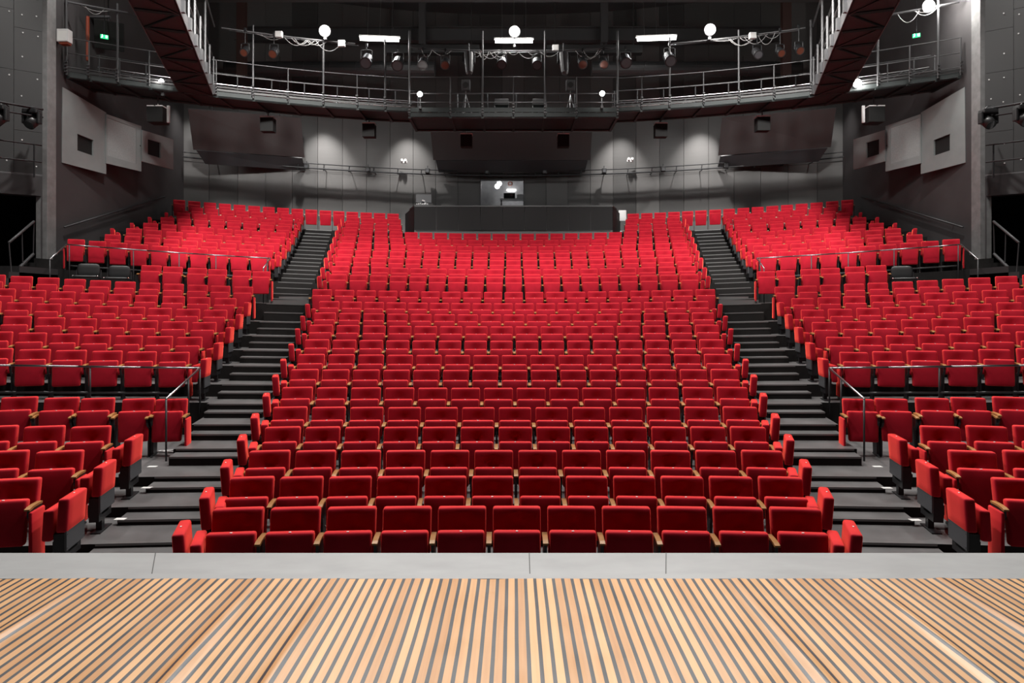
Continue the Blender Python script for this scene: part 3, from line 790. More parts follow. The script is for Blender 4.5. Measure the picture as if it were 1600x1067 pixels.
# ------------------------------------------------------------------ acoustic reflectors and rail on the back wall
def plate(name, quad, th, mat, parent=None, off=Vector((0, 0, 0))):
    q = [Vector(p) for p in quad]; n = (q[1]-q[0]).cross(q[3]-q[0]).normalized()
    if n.y < 0: n = -n
    bm = bmesh.new(); a = [p-off for p in q]; b = [p-off+n*th for p in q]
    hexa(bm, a+b); return new_obj(name, bm, mat, parent)
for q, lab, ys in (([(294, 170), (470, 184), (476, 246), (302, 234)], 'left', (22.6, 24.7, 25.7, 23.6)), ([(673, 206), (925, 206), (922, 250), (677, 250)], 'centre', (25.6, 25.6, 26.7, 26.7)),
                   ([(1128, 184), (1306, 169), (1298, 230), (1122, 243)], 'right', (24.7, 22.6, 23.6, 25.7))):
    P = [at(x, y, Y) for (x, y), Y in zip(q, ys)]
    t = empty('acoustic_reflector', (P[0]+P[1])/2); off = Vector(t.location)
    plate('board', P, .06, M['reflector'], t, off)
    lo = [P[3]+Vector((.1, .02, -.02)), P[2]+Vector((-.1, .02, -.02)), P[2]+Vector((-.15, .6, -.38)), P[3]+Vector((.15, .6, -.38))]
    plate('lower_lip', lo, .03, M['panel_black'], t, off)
    for s in (.2, .8):
        p = P[0].lerp(P[1], s)-off; bm = bmesh.new(); tube(bm, p, p+Vector((0, 0, 2.2)), .012); new_obj('hanger', bm, M['black_metal'], t)
    tag(t, f'large tilted charcoal reflector board on the back wall, {lab} of the three', 'acoustic panel', 'back wall reflectors')
bm = bmesh.new(); xs = [-12.2+24.4*k/26 for k in range(27)]
t = empty('lighting_bar', (0, wall_y(0)-.35, EYE+5.5)); off = Vector(t.location)
for dz, r in ((.12, .022), (-.06, .032)):
    bm = bmesh.new(); path(bm, [Vector((x, wall_y(x)-.35, EYE+5.52+dz+.002*x*x*.3))-off for x in xs], r, 6); new_obj('tube', bm, M['black_metal'], t)
for x in xs[1:-1]:
    bm = bmesh.new(); p = Vector((x, wall_y(x)-.35, EYE+5.46))-off; tube(bm, p+Vector((0, 0, .2)), p+Vector((-.03, 0, -.04)), .02); tube(bm, p, p+Vector((0, .35, 0)), .015); new_obj('bracket', bm, M['black_metal'], t)
tag(t, 'black double tube running across the whole back wall below the reflectors', 'lighting bar')
names = ['leftmost', 'second from the left', 'third from the left', 'fourth from the left', 'fourth from the right', 'third from the right', 'second from the right', 'rightmost']
pxs = [(479, 260), (575, 265), (668, 267), (761, 268), (851, 268), (944, 267), (1036, 264), (1134, 259)]
for (x, y), nm in zip(pxs, names):
    Y = 26.4; 
    for _ in range(6): p = at(x, y, Y); Y = wall_y(p.x)-.38
    t = empty('wall_speaker', p); bm = bmesh.new(); box(bm, (0, 0, 0), (.17, .18, .2), bevel=.015); new_obj('cabinet', bm, M['black_plastic'], t)
    bm = bmesh.new(); box(bm, (0, .02, .14), (.03, .03, .14)); new_obj('bracket', bm, M['black_metal'], t); bm = bmesh.new(); tube(bm, (0, -.09, -.02), (0, -.095, -.02), .06, 12); new_obj('cone', bm, M['panel_black'], t)
    tag(t, f'small black speaker hanging from the back wall tube, {nm} of eight', 'speaker', 'small speakers under the back wall tube')
for x, y, nm in ((631, 252, 'left'), (985, 250, 'right')):
    Y = wall_y(at(x, y, 27).x)-.3; p = at(x, y, Y); t = empty('emergency_light', p)
    bm = bmesh.new(); box(bm, (0, .05, -.02), (.26, .08, .1), bevel=.01); new_obj('housing', bm, M['white_box'], t)
    for sx in (-.07, .07): bm = bmesh.new(); tube(bm, (sx, -.05, .05), (sx, .05, .05), .05, 10); new_obj('lamp_head', bm, M['tag'], t)
    tag(t, f'white twin-head emergency light on the {nm} part of the back wall tube', 'emergency light', 'emergency lights')

# ------------------------------------------------------------------ catwalks
ZD = EYE+6.37
def cat_y(X): return 21.5-X*X/43
def catwalk(xs, yf, z0, zr, label, tall, depth=1.2, fascia=.2, kmat='deck_side'):
    c = xs[len(xs)//2]; t = empty('catwalk', (c, yf(c), z0)); off = Vector(t.location)
    bm = bmesh.new()
    for a, b in zip(xs, xs[1:]):
        hexa(bm, [Vector(p)-off for p in ((a, yf(a), z0), (b, yf(b), z0), (b, yf(b)+depth, z0), (a, yf(a)+depth, z0), (a, yf(a), z0+.12), (b, yf(b), z0+.12), (b, yf(b)+depth, z0+.12), (a, yf(a)+depth, z0+.12))])
    new_obj('deck', bm, M['deck_brown'], t)
    bm = bmesh.new()
    for a, b in zip(xs, xs[1:]):
        for dy, th in ((-.02, .02), (depth, .02)):
            hexa(bm, [Vector(p)-off for p in ((a, yf(a)+dy, z0+.14), (b, yf(b)+dy, z0+.14), (b, yf(b)+dy+th, z0+.14), (a, yf(a)+dy+th, z0+.14), (a, yf(a)+dy, z0+fascia), (b, yf(b)+dy, z0+fascia), (b, yf(b)+dy+th, z0+fascia), (a, yf(a)+dy+th, z0+fascia))])
    new_obj('kickboard', bm, M[kmat], t)
    bm = bmesh.new()
    for x in xs: box(bm, Vector((x, yf(x)+depth/2, z0-.03))-off, (.08, depth, .06))
    for dy in (.03, depth-.05): path(bm, [Vector((x, yf(x)+dy, z0-.02))-off for x in xs], .035, 4)
    new_obj('underframe', bm, M['deck_brown'], t)
    for z in zr:
        for dy in (-.04, depth+.03):
            bm = bmesh.new(); path(bm, [Vector((x, yf(x)+dy, z))-off for x in xs], .015, 6); new_obj('rail', bm, M['grey_metal'], t)
    for k, x in enumerate(xs):
        top = tall if k % 2 == 0 else zr[0]; r = .03 if k % 2 == 0 else .018
        bm = bmesh.new(); tube(bm, Vector((x, yf(x)-.05, z0+.02))-off, Vector((x, yf(x)-.05, top))-off, r, 8)
        for q in range(4): box(bm, Vector((x, yf(x)-.09, z0+.1+.09*q))-off, (.07, .04, .035))
        new_obj('post', bm, M['grey_metal'], t)
        bm = bmesh.new(); tube(bm, Vector((x+.1, yf(x)+depth+.02, z0+.02))-off, Vector((x+.1, yf(x)+depth+.02, zr[0]))-off, .02, 6); new_obj('post', bm, M['grey_metal'], t)
    # lattice girder along the rear side
    bm = bmesh.new(); n = int(abs(xs[-1]-xs[0])/.28); px_ = [xs[0]+(xs[-1]-xs[0])*k/n for k in range(n+1)]
    pt = [Vector((x, yf(x)+depth+.1, z0+(.72 if k % 2 else .52)))-off for k, x in enumerate(px_)]
    path(bm, pt, .01, 4)
    for z in (.52, .72): path(bm, [Vector((x, yf(x)+depth+.1, z0+z))-off for x in xs], .018, 6)
    new_obj('lattice_girder', bm, M['steel'], t)
    tag(t, label, 'catwalk'); return t
zr = (EYE+7.36, EYE+6.95, EYE+6.56)
for sg, side in ((-1, 'left'), (1, 'right')):
    xs = [sg*v for v in (3.35, 4.1, 4.95, 5.95, 6.95, 7.9, 8.85, 9.7, 10.45, 11.15, 11.75, 12.2)]
    if sg < 0: xs = xs[::-1]
    catwalk(xs, cat_y, ZD-.05, zr, f'long steel lighting catwalk curving from the centre to the {side} side wall', EYE+8.55)
xs = [-3.3, -2.0, -.98, 0, 1.0, 2.0, 3.3]
catwalk(xs, lambda X: 20.95, EYE+6.06, (EYE+7.3, EYE+6.78, EYE+6.5), 'middle section of the lighting catwalk, lower and nearer than its wings', EYE+8.75, depth=1.6, fascia=.28, kmat='deck_brown')
# bridges out over the stalls
for sg, side in ((-1, 'left'), (1, 'right')):
    A = Vector((-4.5, 6.0, 0)); B = Vector((-8.95, 19.6, 0)); w0, w1 = .85, .85
    def bp(s, lat, z): p = A.lerp(B, s); n = Vector((B.y-A.y, -(B.x-A.x), 0)).normalized(); q = p-n*lat; return Vector((-q.x if sg > 0 else q.x, q.y, EYE+z+.25))
    t = empty('lighting_bridge', bp(.5, 0, 6.05)); off = Vector(t.location)
    bm = bmesh.new(); hexa(bm, [bp(0, 0, 6.05)-off, bp(1, 0, 6.05)-off, bp(1, .9, 6.05)-off, bp(0, .9, 6.05)-off, bp(0, 0, 6.15)-off, bp(1, 0, 6.15)-off, bp(1, .9, 6.15)-off, bp(0, .9, 6.15)-off]); new_obj('deck', bm, M['deck_brown'], t)
    bm = bmesh.new()
    for k in range(15):
        s = k/15; tube(bm, bp(s, .03, 6.03)-off, bp(s, .87, 6.03)-off, .035, 4)
        tube(bm, bp(s, .03 if k % 2 else .87, 6.03)-off, bp(s+1/15, .87 if k % 2 else .03, 6.03)-off, .02, 4)
    new_obj('underframe', bm, M['deck_brown'], t)
    for lat in (0, .9):
        bm = bmesh.new(); hexa(bm, [bp(0, lat-.02, 6.05)-off, bp(1, lat-.02, 6.05)-off, bp(1, lat+.02, 6.05)-off, bp(0, lat+.02, 6.05)-off, bp(0, lat-.02, 6.34)-off, bp(1, lat-.02, 6.34)-off, bp(1, lat+.02, 6.34)-off, bp(0, lat+.02, 6.34)-off]); new_obj('side_plate', bm, M['pillar'], t)
        for z in (6.75, 7.2):
            bm = bmesh.new(); tube(bm, bp(0, lat, z)-off, bp(1, lat, z)-off, .02, 6); new_obj('rail', bm, M['grey_metal'], t)
        for k in range(16):
            s = k/15; hi = 8.4 if (k % 4 == 1 and lat == 0) else 7.2
            bm = bmesh.new(); tube(bm, bp(s, lat-.03, 6.1)-off, bp(s, lat-.03, hi)-off, .028, 6); box(bm, bp(s, lat-.05, 6.22)-off, (.09, .08, .28)); new_obj('post', bm, M['grey_metal'], t)
    bm = bmesh.new(); tube(bm, bp(0, -.05, 8.1)-off, bp(1, -.05, 8.1)-off, .025, 6); new_obj('lamp_tube', bm, M['grey_metal'], t)
    tag(t, f'steel lighting bridge running overhead from the {side} of the stage to the rear catwalk', 'lighting bridge')
    # small lanterns on the bridge
    for k, s in enumerate((.47, .62)):
        p = bp(s, -.05, 8.05); t2 = empty('spotlight', p)
        bm = bmesh.new(); tube(bm, (0, 0, 0), (sg*-.06, 0, -.25), .012); new_obj('yoke', bm, M['black_metal'], t2)
        bm = bmesh.new(); tube(bm, (sg*.08, .12, -.2), (sg*-.1, -.16, -.38), .1, 12); new_obj('body', bm, M['black_metal'], t2)
        bm = bmesh.new(); tube(bm, (sg*-.1, -.16, -.38), (sg*-.11, -.175, -.39), .085, 12); new_obj('lens', bm, M['copper'], t2)
        tag(t2, f'black spotlight hanging from the {side} lighting bridge, {("nearer", "farther")[k]} of two', 'spotlight', 'bridge spotlights')

# horizontal lamp tubes above the catwalk
zp = EYE+8.32
segs = [(-12.15, -10.9, 'outer left'), (-8.7, -5.0, 'left'), (-3.3, 3.3, 'middle'), (5.0, 8.7, 'right'), (10.6, 12.15, 'outer right')]
for a, b, nm in segs:
    t = empty('lamp_bar', ((a+b)/2, cat_y((a+b)/2)-.1, zp)); off = Vector(t.location)
    for dz, dy, r in ((0, 0, .028), (.14, .5, .018)):
        n = 8; bm = bmesh.new(); path(bm, [Vector((a+(b-a)*k/n, cat_y(a+(b-a)*k/n)-.1+dy, zp+dz))-off for k in range(n+1)], r, 6); new_obj('tube', bm, M['grey_metal'], t)
    for k in range(int((b-a)/.9)+1):
        x = a+.2+k*.9
        if x < b: bm = bmesh.new(); tube(bm, Vector((x, cat_y(x)+.4, zp+.14))-off, Vector((x, cat_y(x)-.1, zp))-off, .012, 6); new_obj('clamp', bm, M['black_metal'], t)
    random.seed(int(a*7)); bm = bmesh.new()
    for k in range(int((b-a)*2.2)):
        x = random.uniform(a+.2, b-.9); L = random.uniform(.3, .9)
        path(bm, [Vector((q.x, cat_y(q.x)-.1, q.z))-off for q in cable_pts((x, 0, zp), (x+L, 0, zp), random.uniform(.08, .35), 7)], .009, 4)
    new_obj('cable', bm, M['cable'], t)
    tag(t, f'horizontal lamp tube with looped cables above the catwalk, {nm} section', 'lighting bar', 'lamp tubes above the catwalk')

def spotlight(px, py, nm, size=1.0, lens='copper', Y=None, tilt=.7):
    X = at(px, py, 20.8).x; Y = Y or cat_y(X)-.12; p = at(px, py, Y); t = empty('spotlight', p); s = size
    for sx in (-1, 1): bm = bmesh.new(); path(bm, [(sx*.13*s, 0, 0), (sx*.13*s, 0, .24*s), (0, 0, .26*s)], .012, 6); new_obj('yoke_arm', bm, M['black_metal'], t)
    bm = bmesh.new(); tube(bm, (0, 0, .25*s), (0, 0, max(.3*s, zp-p.z)), .015, 6); box(bm, (0, 0, max(.3*s, zp-p.z)-.02), (.06, .06, .1)); new_obj('clamp', bm, M['black_metal'], t)
    d = Vector((0, -math.cos(tilt), -math.sin(tilt)))
    bm = bmesh.new(); tube(bm, -d*.17*s, d*.13*s, .12*s, 14, .125*s); tube(bm, -d*.24*s, -d*.17*s, .07*s, 14, .12*s); tube(bm, d*.13*s, d*.16*s, .14*s, 14); new_obj('body', bm, M['black_metal'], t)
    bm = bmesh.new(); tube(bm, d*.16*s, d*.165*s, .11*s, 14); new_obj('lens', bm, M[lens], t)
    tag(t, nm, 'spotlight', 'spotlights above the catwalk'); return t
P_ = [(383, 80, 'black spotlight on the left catwalk nearest the left bridge', .9, 'copper'), (428, 82, 'black spotlight with reddish lens under the left white box', 1.0, 'copper'),
      (573, 95, 'large black lantern on the left catwalk below the left strip light', 1.35, 'panel_black'), (622, 99, 'large black lantern just left of the middle catwalk', 1.35, 'panel_black'),
      (661, 99, 'dark square lantern first from the left above the middle catwalk', 1.2, 'panel_black'), (696, 99, 'reddish spotlight second from the left above the middle catwalk', 1.1, 'copper'),
      (784, 98, 'grey-topped spotlight left of the central floodlight', 1.15, 'panel_black'), (839, 99, 'grey-topped spotlight right of the central floodlight', 1.15, 'panel_black'),
      (910, 98, 'reddish spotlight beside the long lantern on the middle catwalk', 1.1, 'copper'), (943, 98, 'reddish spotlight at the right end of the middle catwalk', 1.1, 'copper'),
      (977, 95, 'large black lantern just right of the middle catwalk', 1.35, 'panel_black'), (1046, 92, 'large black lantern on the right catwalk below the right strip light', 1.35, 'panel_black'),
      (1183, 83, 'black spotlight under the right white box', 1.0, 'panel_black'), (1219, 81, 'reddish spotlight on the right catwalk, second from the right bridge', .9, 'copper'),
      (1248, 77, 'reddish spotlight on the right catwalk nearest the right bridge', .9, 'copper')]
for a in P_: spotlight(*a)
# long lanterns
for px, nm in ((732, 'left'), (881, 'right')):
    p = at(px, 98, 20.7); t = empty('profile_lantern', p)
    bm = bmesh.new(); tube(bm, (0, .1, .3), (.03, -.06, -.34), .17, 14, .11); tube(bm, (.03, -.06, -.34), (.035, -.07, -.4), .11, 14, .07); new_obj('body', bm, M['grey_metal'], t, False)
    bm = bmesh.new(); box(bm, (0, .12, .18), (.4, .22, .3), bevel=.02); new_obj('housing', bm, M['black_metal'], t)
    bm = bmesh.new(); tube(bm, (0, .1, .3), (0, .1, zp-p.z), .02); new_obj('clamp', bm, M['black_metal'], t)
    tag(t, f'long grey lantern pointing down over the {nm} part of the middle catwalk', 'lantern', 'long lanterns'); 
# floodlights that are lit
def flood(px, py, Y, nm, r=.13, power=60, stem=None, target=None):
    p = at(px, py, Y); t = empty('floodlight', p)
    bm = bmesh.new(); tube(bm, (0, .02, 0), (0, .16, .03), r*1.15, 16, r*.7); new_obj('housing', bm, M['black_metal'], t)
    bm = bmesh.new(); bmesh.ops.create_uvsphere(bm, u_segments=14, v_segments=10, radius=r, matrix=Matrix.Diagonal((1, .35, 1, 1))); new_obj('lens', bm, M['lamp'], t, True)
    sz = stem if stem is not None else zp-p.z
    bm = bmesh.new(); tube(bm, (0, .1, 0), (0, .1, sz), .015); box(bm, (0, .1, sz), (.08, .08, .08)); new_obj('clamp', bm, M['grey_metal'], t)
    tag(t, nm, 'floodlight', 'lit floodlights')
    d = bpy.data.lights.new('flood_light', 'POINT'); d.energy = power; d.shadow_soft_size = r; d.color = (1, .97, .92)
    o = bpy.data.objects.new('flood_light', d); COL.objects.link(o); o.location = p+Vector((0, -.22, 0)); return t
flood(507, 48, 20.3, 'blazing round floodlight on the left catwalk', .16, 170)
flood(804, 49, 20.9, 'blazing round floodlight above the middle catwalk', .16, 170)
flood(1110, 46, 20.3, 'blazing round floodlight on the right catwalk', .16, 170)
flood(1452, 9, 18.3, 'blazing round floodlight on the bar by the right side wall', .16, 170)
flood(1340, 130, 19.12, 'bright round floodlight beside the right bridge, low on the catwalk', .12, 50, stem=.08)
flood(656, 147, 20.8, 'small bright floodlight at the left end of the middle catwalk', .08, 14, stem=-.4)
flood(941, 146, 20.8, 'small bright floodlight at the right end of the middle catwalk', .08, 14, stem=-.4)
flood(252, 127, 19.1, 'small bright floodlight left of the left bridge', .07, 10, stem=-.35)
# tube lights
for px, py, w_, tl, nm in ((593, 61, 60, .012, 'left'), (803, 64, 58, 0, 'middle'), (1026, 60, 60, -.012, 'right')):
    Y = cat_y(at(px, py, 21).x)+.7; p = at(px, py, Y); L = w_*Y/F; t = empty('strip_light', p); t.rotation_euler = (0, -tl*-3, 0)
    bm = bmesh.new(); tube(bm, (-L/2, 0, 0), (L/2, 0, 0), .07, 10); new_obj('tube', bm, M['tube'], t, True)
    bm = bmesh.new(); box(bm, (0, .03, .085), (L+.08, .12, .05)); new_obj('housing', bm, M['white_box'], t)
    for s in (-.4, 0, .4): bm = bmesh.new(); tube(bm, (s, 0, .1), (s, 0, 15.0-p.z), .005); new_obj('hook', bm, M['steel'], t)
    tag(t, f'lit white strip light above the catwalk, {nm} of three', 'strip light', 'strip lights above the catwalk')
    d = bpy.data.lights.new('strip_lamp', 'AREA'); d.shape = 'RECTANGLE'; d.size = L; d.size_y = .12; d.energy = 60
    o = bpy.data.objects.new('strip_lamp', d); COL.objects.link(o); o.location = p+Vector((0, 0, -.09))
# white boxes on the bars
for px, py, nm in ((436, 54, 'white box on the left catwalk bar above a reddish spotlight'), (534, 68, 'bright white box beside the left floodlight'), (868, 75, 'white square box above the long lantern'), (1176, 56, 'white box on the right catwalk bar')):
    Y = cat_y(at(px, py, 21).x)-.1; p = at(px, py, Y); t = empty('junction_box', p)
    bm = bmesh.new(); box(bm, (0, 0, 0), (.21, .12, .19), bevel=.015); new_obj('housing', bm, M['white_box'], t)
    bm = bmesh.new(); box(bm, (0, -.062, 0), (.16, .005, .14)); new_obj('cover', bm, M['tag'], t)
    bm = bmesh.new(); tube(bm, (0, .02, 0), (0, .02, zp-p.z), .012); new_obj('stem', bm, M['grey_metal'], t); tag(t, nm, 'box', 'white boxes on the lamp bars')
# hung speakers in front of the reflectors
sp_n = ['leftmost', 'second from the left', 'third from the left', 'third from the right', 'second from the right', 'rightmost']
for (px, py, w_), nm in zip(((419, 195, 20), (577, 204, 19), (729, 220, 18), (880, 220, 18), (1032, 204, 19), (1191, 194, 20)), sp_n):
    Y = cat_y(at(px, py, 21).x)+1.1; p = at(px, py, Y); s = w_*Y/F; hz = EYE+6.1 if abs(p.x) < 3.2 else ZD; t = empty('hanging_speaker', p)
    bm = bmesh.new(); box(bm, (0, 0, -.02), (s, .3, s*1.06), bevel=.01); new_obj('cabinet', bm, M['void'], t)
    bm = bmesh.new(); box(bm, (0, 0, s*.53), (s*1.03, .31, .035)); new_obj('top_plate', bm, M['white_box'], t)
    bm = bmesh.new(); tube(bm, (0, 0, s*.5), (0, 0, hz-p.z), .02); new_obj('hanger', bm, M['steel'], t)
    tag(t, f'black square speaker hanging under the catwalk, {nm} of six', 'speaker', 'speakers hanging under the catwalk')
for sg, side, px in ((-1, 'left', 247), (1, 'right', 1365)):
    p = at(px, 181, 19.6); hz = ZD-p.z; t = empty('hanging_speaker', p)
    bm = bmesh.new(); box(bm, (0, 0, 0), (.46, .4, .46), bevel=.01); new_obj('cabinet', bm, M['void'], t)
    for x in (-.13, .13): bm = bmesh.new(); box(bm, (x, -.05, .245), (.2, .3, .03)); new_obj('top_plate', bm, M['white_box'], t)
    bm = bmesh.new(); box(bm, (sg*-.36, -.1, .02), (.07, .06, .5)); new_obj('side_bracket', bm, M['white_box'], t)
    bm = bmesh.new(); tube(bm, (0, 0, .2), (0, 0, hz+.05), .02); new_obj('hanger', bm, M['steel'], t)
    tag(t, f'large black speaker under the {side} bridge end of the catwalk', 'speaker', 'side speakers')
# projectors / stands on the middle catwalk
for px, nm in ((728, 'left'), (891, 'right')):
    p = at(px, 134, 21.3); fz = EYE+6.18; t = empty('stage_speaker', (p.x, p.y, fz)); h = p.z-fz
    bm = bmesh.new(); box(bm, (0, 0, h), (.28, .2, .34), bevel=.02); new_obj('cabinet', bm, M['grey_metal'], t)
    bm = bmesh.new(); tube(bm, (0, -.1, h), (0, -.112, h), .09, 14); new_obj('cone', bm, M['void'], t)
    for k in range(3): a = k*2.1+.4; bm = bmesh.new(); tube(bm, (0, 0, h-.3), (.22*math.cos(a), .2*math.sin(a), .0), .014); new_obj('tripod_leg', bm, M['steel'], t)
    bm = bmesh.new(); tube(bm, (0, 0, h-.35), (0, 0, h-.1), .016); new_obj('pole', bm, M['steel'], t)
    tag(t, f'grey box speaker on a tripod on the {nm} part of the middle catwalk', 'speaker', 'tripod speakers on the catwalk')
for px, nm in ((784, 'left'), (843, 'right')):
    p = at(px, 160, 21.5); fz = EYE+6.18; t = empty('operator_chair', (p.x, p.y, fz)); h = p.z-fz
    bm = rounded_pad(.46, .22, .04, .018, 2, 1, lambda q: Vector((q.x, q.y, q.z+h-.1))); new_obj('backrest', bm, M['deck_side'], t, True)
    bm = rounded_pad(.44, .05, .42, .02, 2, 0, lambda q: Vector((q.x, q.y+.22, q.z+.38))); new_obj('seat', bm, M['deck_side'], t, True)
    for sx in (-1, 1): bm = bmesh.new(); path(bm, [(sx*.22, 0, h), (sx*.22, .02, .4), (sx*.22, -.02, 0)], .014); tube(bm, (sx*.22, .02, .4), (sx*.22, .42, .0), .014); new_obj('leg_frame', bm, M['steel'], t)
    tag(t, f'grey chair on the middle catwalk, {nm} of the pair', 'chair', 'chairs on the middle catwalk')

# ------------------------------------------------------------------ side walls: acoustic boards, galleries, signs
for sg, side in ((-1, 'left'), (1, 'right')):
    def q3(x, y, Y): p = at(x, y, Y); return Vector((p.x*(-sg), p.y, p.z)) if sg > 0 else p
    boards = [([(98, 136), (166, 176), (166, 272), (97, 254)], (17.95, 19.45), [(121, 209), (146, 219), (146, 243.5), (121, 235)], 'nearest the stage, with a square opening'),
              ([(166, 178), (221, 197), (221, 268), (166, 255)], (19.4, 20.5), [(168, 184), (213, 200), (213, 256), (168, 243)], 'in the middle, with a cloth inset'),
              ([(222, 203), (271, 218), (271, 265), (222, 252)], (20.45, 21.6), [(231, 217), (251, 223), (251, 247), (231, 241)], 'farthest from the stage, with a small square opening')]
    for n_, (q, (Ya, Yb), hole, nm) in enumerate(boards):
        xa, xb = q[0][0], q[1][0]
        def YY(x): # depth along the board plane through both edges
            ua, ub, u = (xa-800)/F, (xb-800)/F, (x-800)/F
            Pa, Pb = Vector((ua*Ya, Ya)), Vector((ub*Yb, Yb)); d = Pb-Pa
            s = (u*Pa.y-Pa.x)/(d.x-u*d.y); return Pa.y+s*d.y
        P = [q3(x, y, YY(x)) for x, y in q]; Hh = [q3(x, y, YY(x)) for x, y in hole]
        t = empty('acoustic_board', (P[2]+P[3])/2); off = Vector(t.location)
        nrm = (P[1]-P[0]).cross(P[3]-P[0]).normalized()
        if nrm.x*sg < 0: nrm = -nrm
        th = nrm*.05
        bm = bmesh.new()
        for a in range(4):
            b = (a+1) % 4; quad = [P[a], P[b], Hh[b], Hh[a]]
            hexa(bm, [v-off for v in quad]+[v-off+th for v in quad])
        new_obj('board', bm, M['grey_panel'], t)
        back = [v-off+th*(.3 if n_ == 1 else 1.1) for v in Hh]; bm = bmesh.new(); hexa(bm, back+[v+th*.3 for v in back])
        new_obj('inset' if n_ == 1 else 'recess', bm, M['grey_panel_light'] if n_ == 1 else M['void'], t)
        for a in (0, 1):
            m_ = (P[a]+P[3-a])/2-off; bm = bmesh.new(); tube(bm, m_+th, Vector((sg*12.3-off.x, m_.y, m_.z)), .02); new_obj('bracket', bm, M['black_metal'], t)
        tag(t, f'grey acoustic board on the {side} wall, {nm}', 'acoustic panel', f'acoustic boards on the {side} wall')
    # exit sign and boxes in the gallery
    ex = (163, 57) if sg < 0 else (1432, 55)
    p = at(ex[0], ex[1], 18.9); t = empty('exit_sign', p); t.rotation_euler = (0, 0, sg*-.5)
    bm = bmesh.new(); box(bm, (0, .03, 0), (.19, .05, .1)); new_obj('housing', bm, M['green_sign'], t)
    bm = bmesh.new(); box(bm, (-.05, 0, .0), (.03, .006, .06)); box(bm, (-.05, 0, .042), (.022, .006, .02)); box(bm, (-.065, 0, -.035), (.03, .006, .015)); box(bm, (.055, 0, 0), (.05, .006, .075)); new_obj('pictogram', bm, M['sign_white'], t)
    bm = bmesh.new(); tube(bm, (0, .03, .05), (0, .03, 1.5), .01); new_obj('hanger', bm, M['black_metal'], t)
    tag(t, f'small green emergency exit sign above the {side} end of the catwalk', 'exit sign', 'exit signs')
    # pipe on the proscenium side with moving lights
    A0 = at(-60, 149, 15.2); A1 = at(67, 171, 16.75); 
    t = empty('pipe_ladder', mx(A1, -sg if sg > 0 else 1)); off = Vector(t.location)
    m2 = lambda p: (Vector((-p[0], p[1], p[2])) if sg > 0 else Vector(p))
    for dz, r in ((0, .03), (-.2, .022)):
        bm = bmesh.new(); tube(bm, m2(A0+Vector((0, 0, dz)))-off, m2(A1+Vector((0, 0, dz)))-off, r); new_obj('tube', bm, M['black_metal'], t)
    for s in (.1, .5, .85):
        p = A0.lerp(A1, s); bm = bmesh.new(); tube(bm, m2(p)-off, m2(p+Vector((0, 0, -.2)))-off, .015); tube(bm, m2(p)-off, m2(p+Vector((-.12, .3, 0)))-off, .015); new_obj('strut', bm, M['black_metal'], t)
    tag(t, f'black double pipe carrying moving lights on the {side} proscenium wall', 'lighting bar', 'proscenium pipes')
    for k, (x, y) in enumerate(((50, 187), (-2, 182))):
        if sg > 0: x = 1600-x-(6 if k == 0 else 3)
        s_ = .93 if k == 0 else .45; p = at(x, y, 16.6 if k == 0 else 15.75); zt2 = A0.lerp(A1, s_).z-.2
        t = empty('moving_head', p)
        bm = bmesh.new(); box(bm, (0, 0, .2), (.36, .24, .12), bevel=.03); new_obj('base', bm, M['black_plastic'], t)
        for sx in (-1, 1): bm = bmesh.new(); box(bm, (sx*.19, 0, .04), (.06, .14, .3), bevel=.02); new_obj('yoke_arm', bm, M['black_plastic'], t)
        bm = bmesh.new(); tube(bm, (0, .12, .06), (0, -.1, -.16), .15, 16, .13); bmesh.ops.create_uvsphere(bm, u_segments=16, v_segments=10, radius=.15, matrix=Matrix.Translation((0, .06, 0))); new_obj('head', bm, M['black_plastic'], t, True)
        bm = bmesh.new(); tube(bm, (0, -.1, -.16), (0, -.11, -.17), .11, 16); new_obj('lens', bm, M['chrome'], t)
        bm = bmesh.new(); path(bm, [(-.1, 0, .26), (0, .03, zt2-p.z), (.1, 0, .26)], .012); path(bm, cable_pts((-.12, -.05, .25), (.12, -.05, .25), -.08, 6), .008); new_obj('clamp', bm, M['chrome'], t)
        tag(t, f'black moving-head light on the {side} proscenium pipe, {("nearer the auditorium", "at the edge of the picture")[k]}', 'moving light', 'moving lights on the proscenium walls')
    # low guard rail on the same wall
    B0 = at(-60, 211, 15.3); B1 = at(65, 227, 16.85); t = empty('guard_rail', m2(B1)); off = Vector(t.location)
    for dz in (0, -.43): bm = bmesh.new(); tube(bm, m2(B0+Vector((0, 0, dz)))-off, m2(B1+Vector((0, 0, dz)))-off, .02); new_obj('rail', bm, M['black_metal'], t)
    for s in (.05, .9): p = B0.lerp(B1, s); bm = bmesh.new(); tube(bm, m2(p)-off, m2(p+Vector((0, 0, -.84)))-off, .02); new_obj('post', bm, M['black_metal'], t)
    tag(t, f'black guard rail low on the {side} proscenium wall', 'guard rail', 'proscenium guard rails')
p = at(101, 57, 17.75); t = empty('wall_box', p); bm = bmesh.new(); box(bm, (0, 0, 0), (.3, .2, .34), bevel=.01); new_obj('housing', bm, M['white_box'], t)
bm = bmesh.new(); box(bm, (.0, -.103, -.02), (.24, .006, .26)); new_obj('door', bm, M['tag'], t); bm = bmesh.new(); box(bm, (.02, 0, -.2), (.22, .16, .06)); new_obj('socket_strip', bm, M['red_paint'], t); tag(t, 'white electrical box at the left end of the catwalk by the pillar', 'electrical box')
bm = bmesh.new(); a = at(137, 95, 18.6); tube(bm, a, (a.x, a.y, a.z+1.25), .045, 10); tag(new_obj('vertical_pipe', bm, M['red_paint']), 'orange-brown vertical pipe behind the left end of the catwalk', 'pipe')
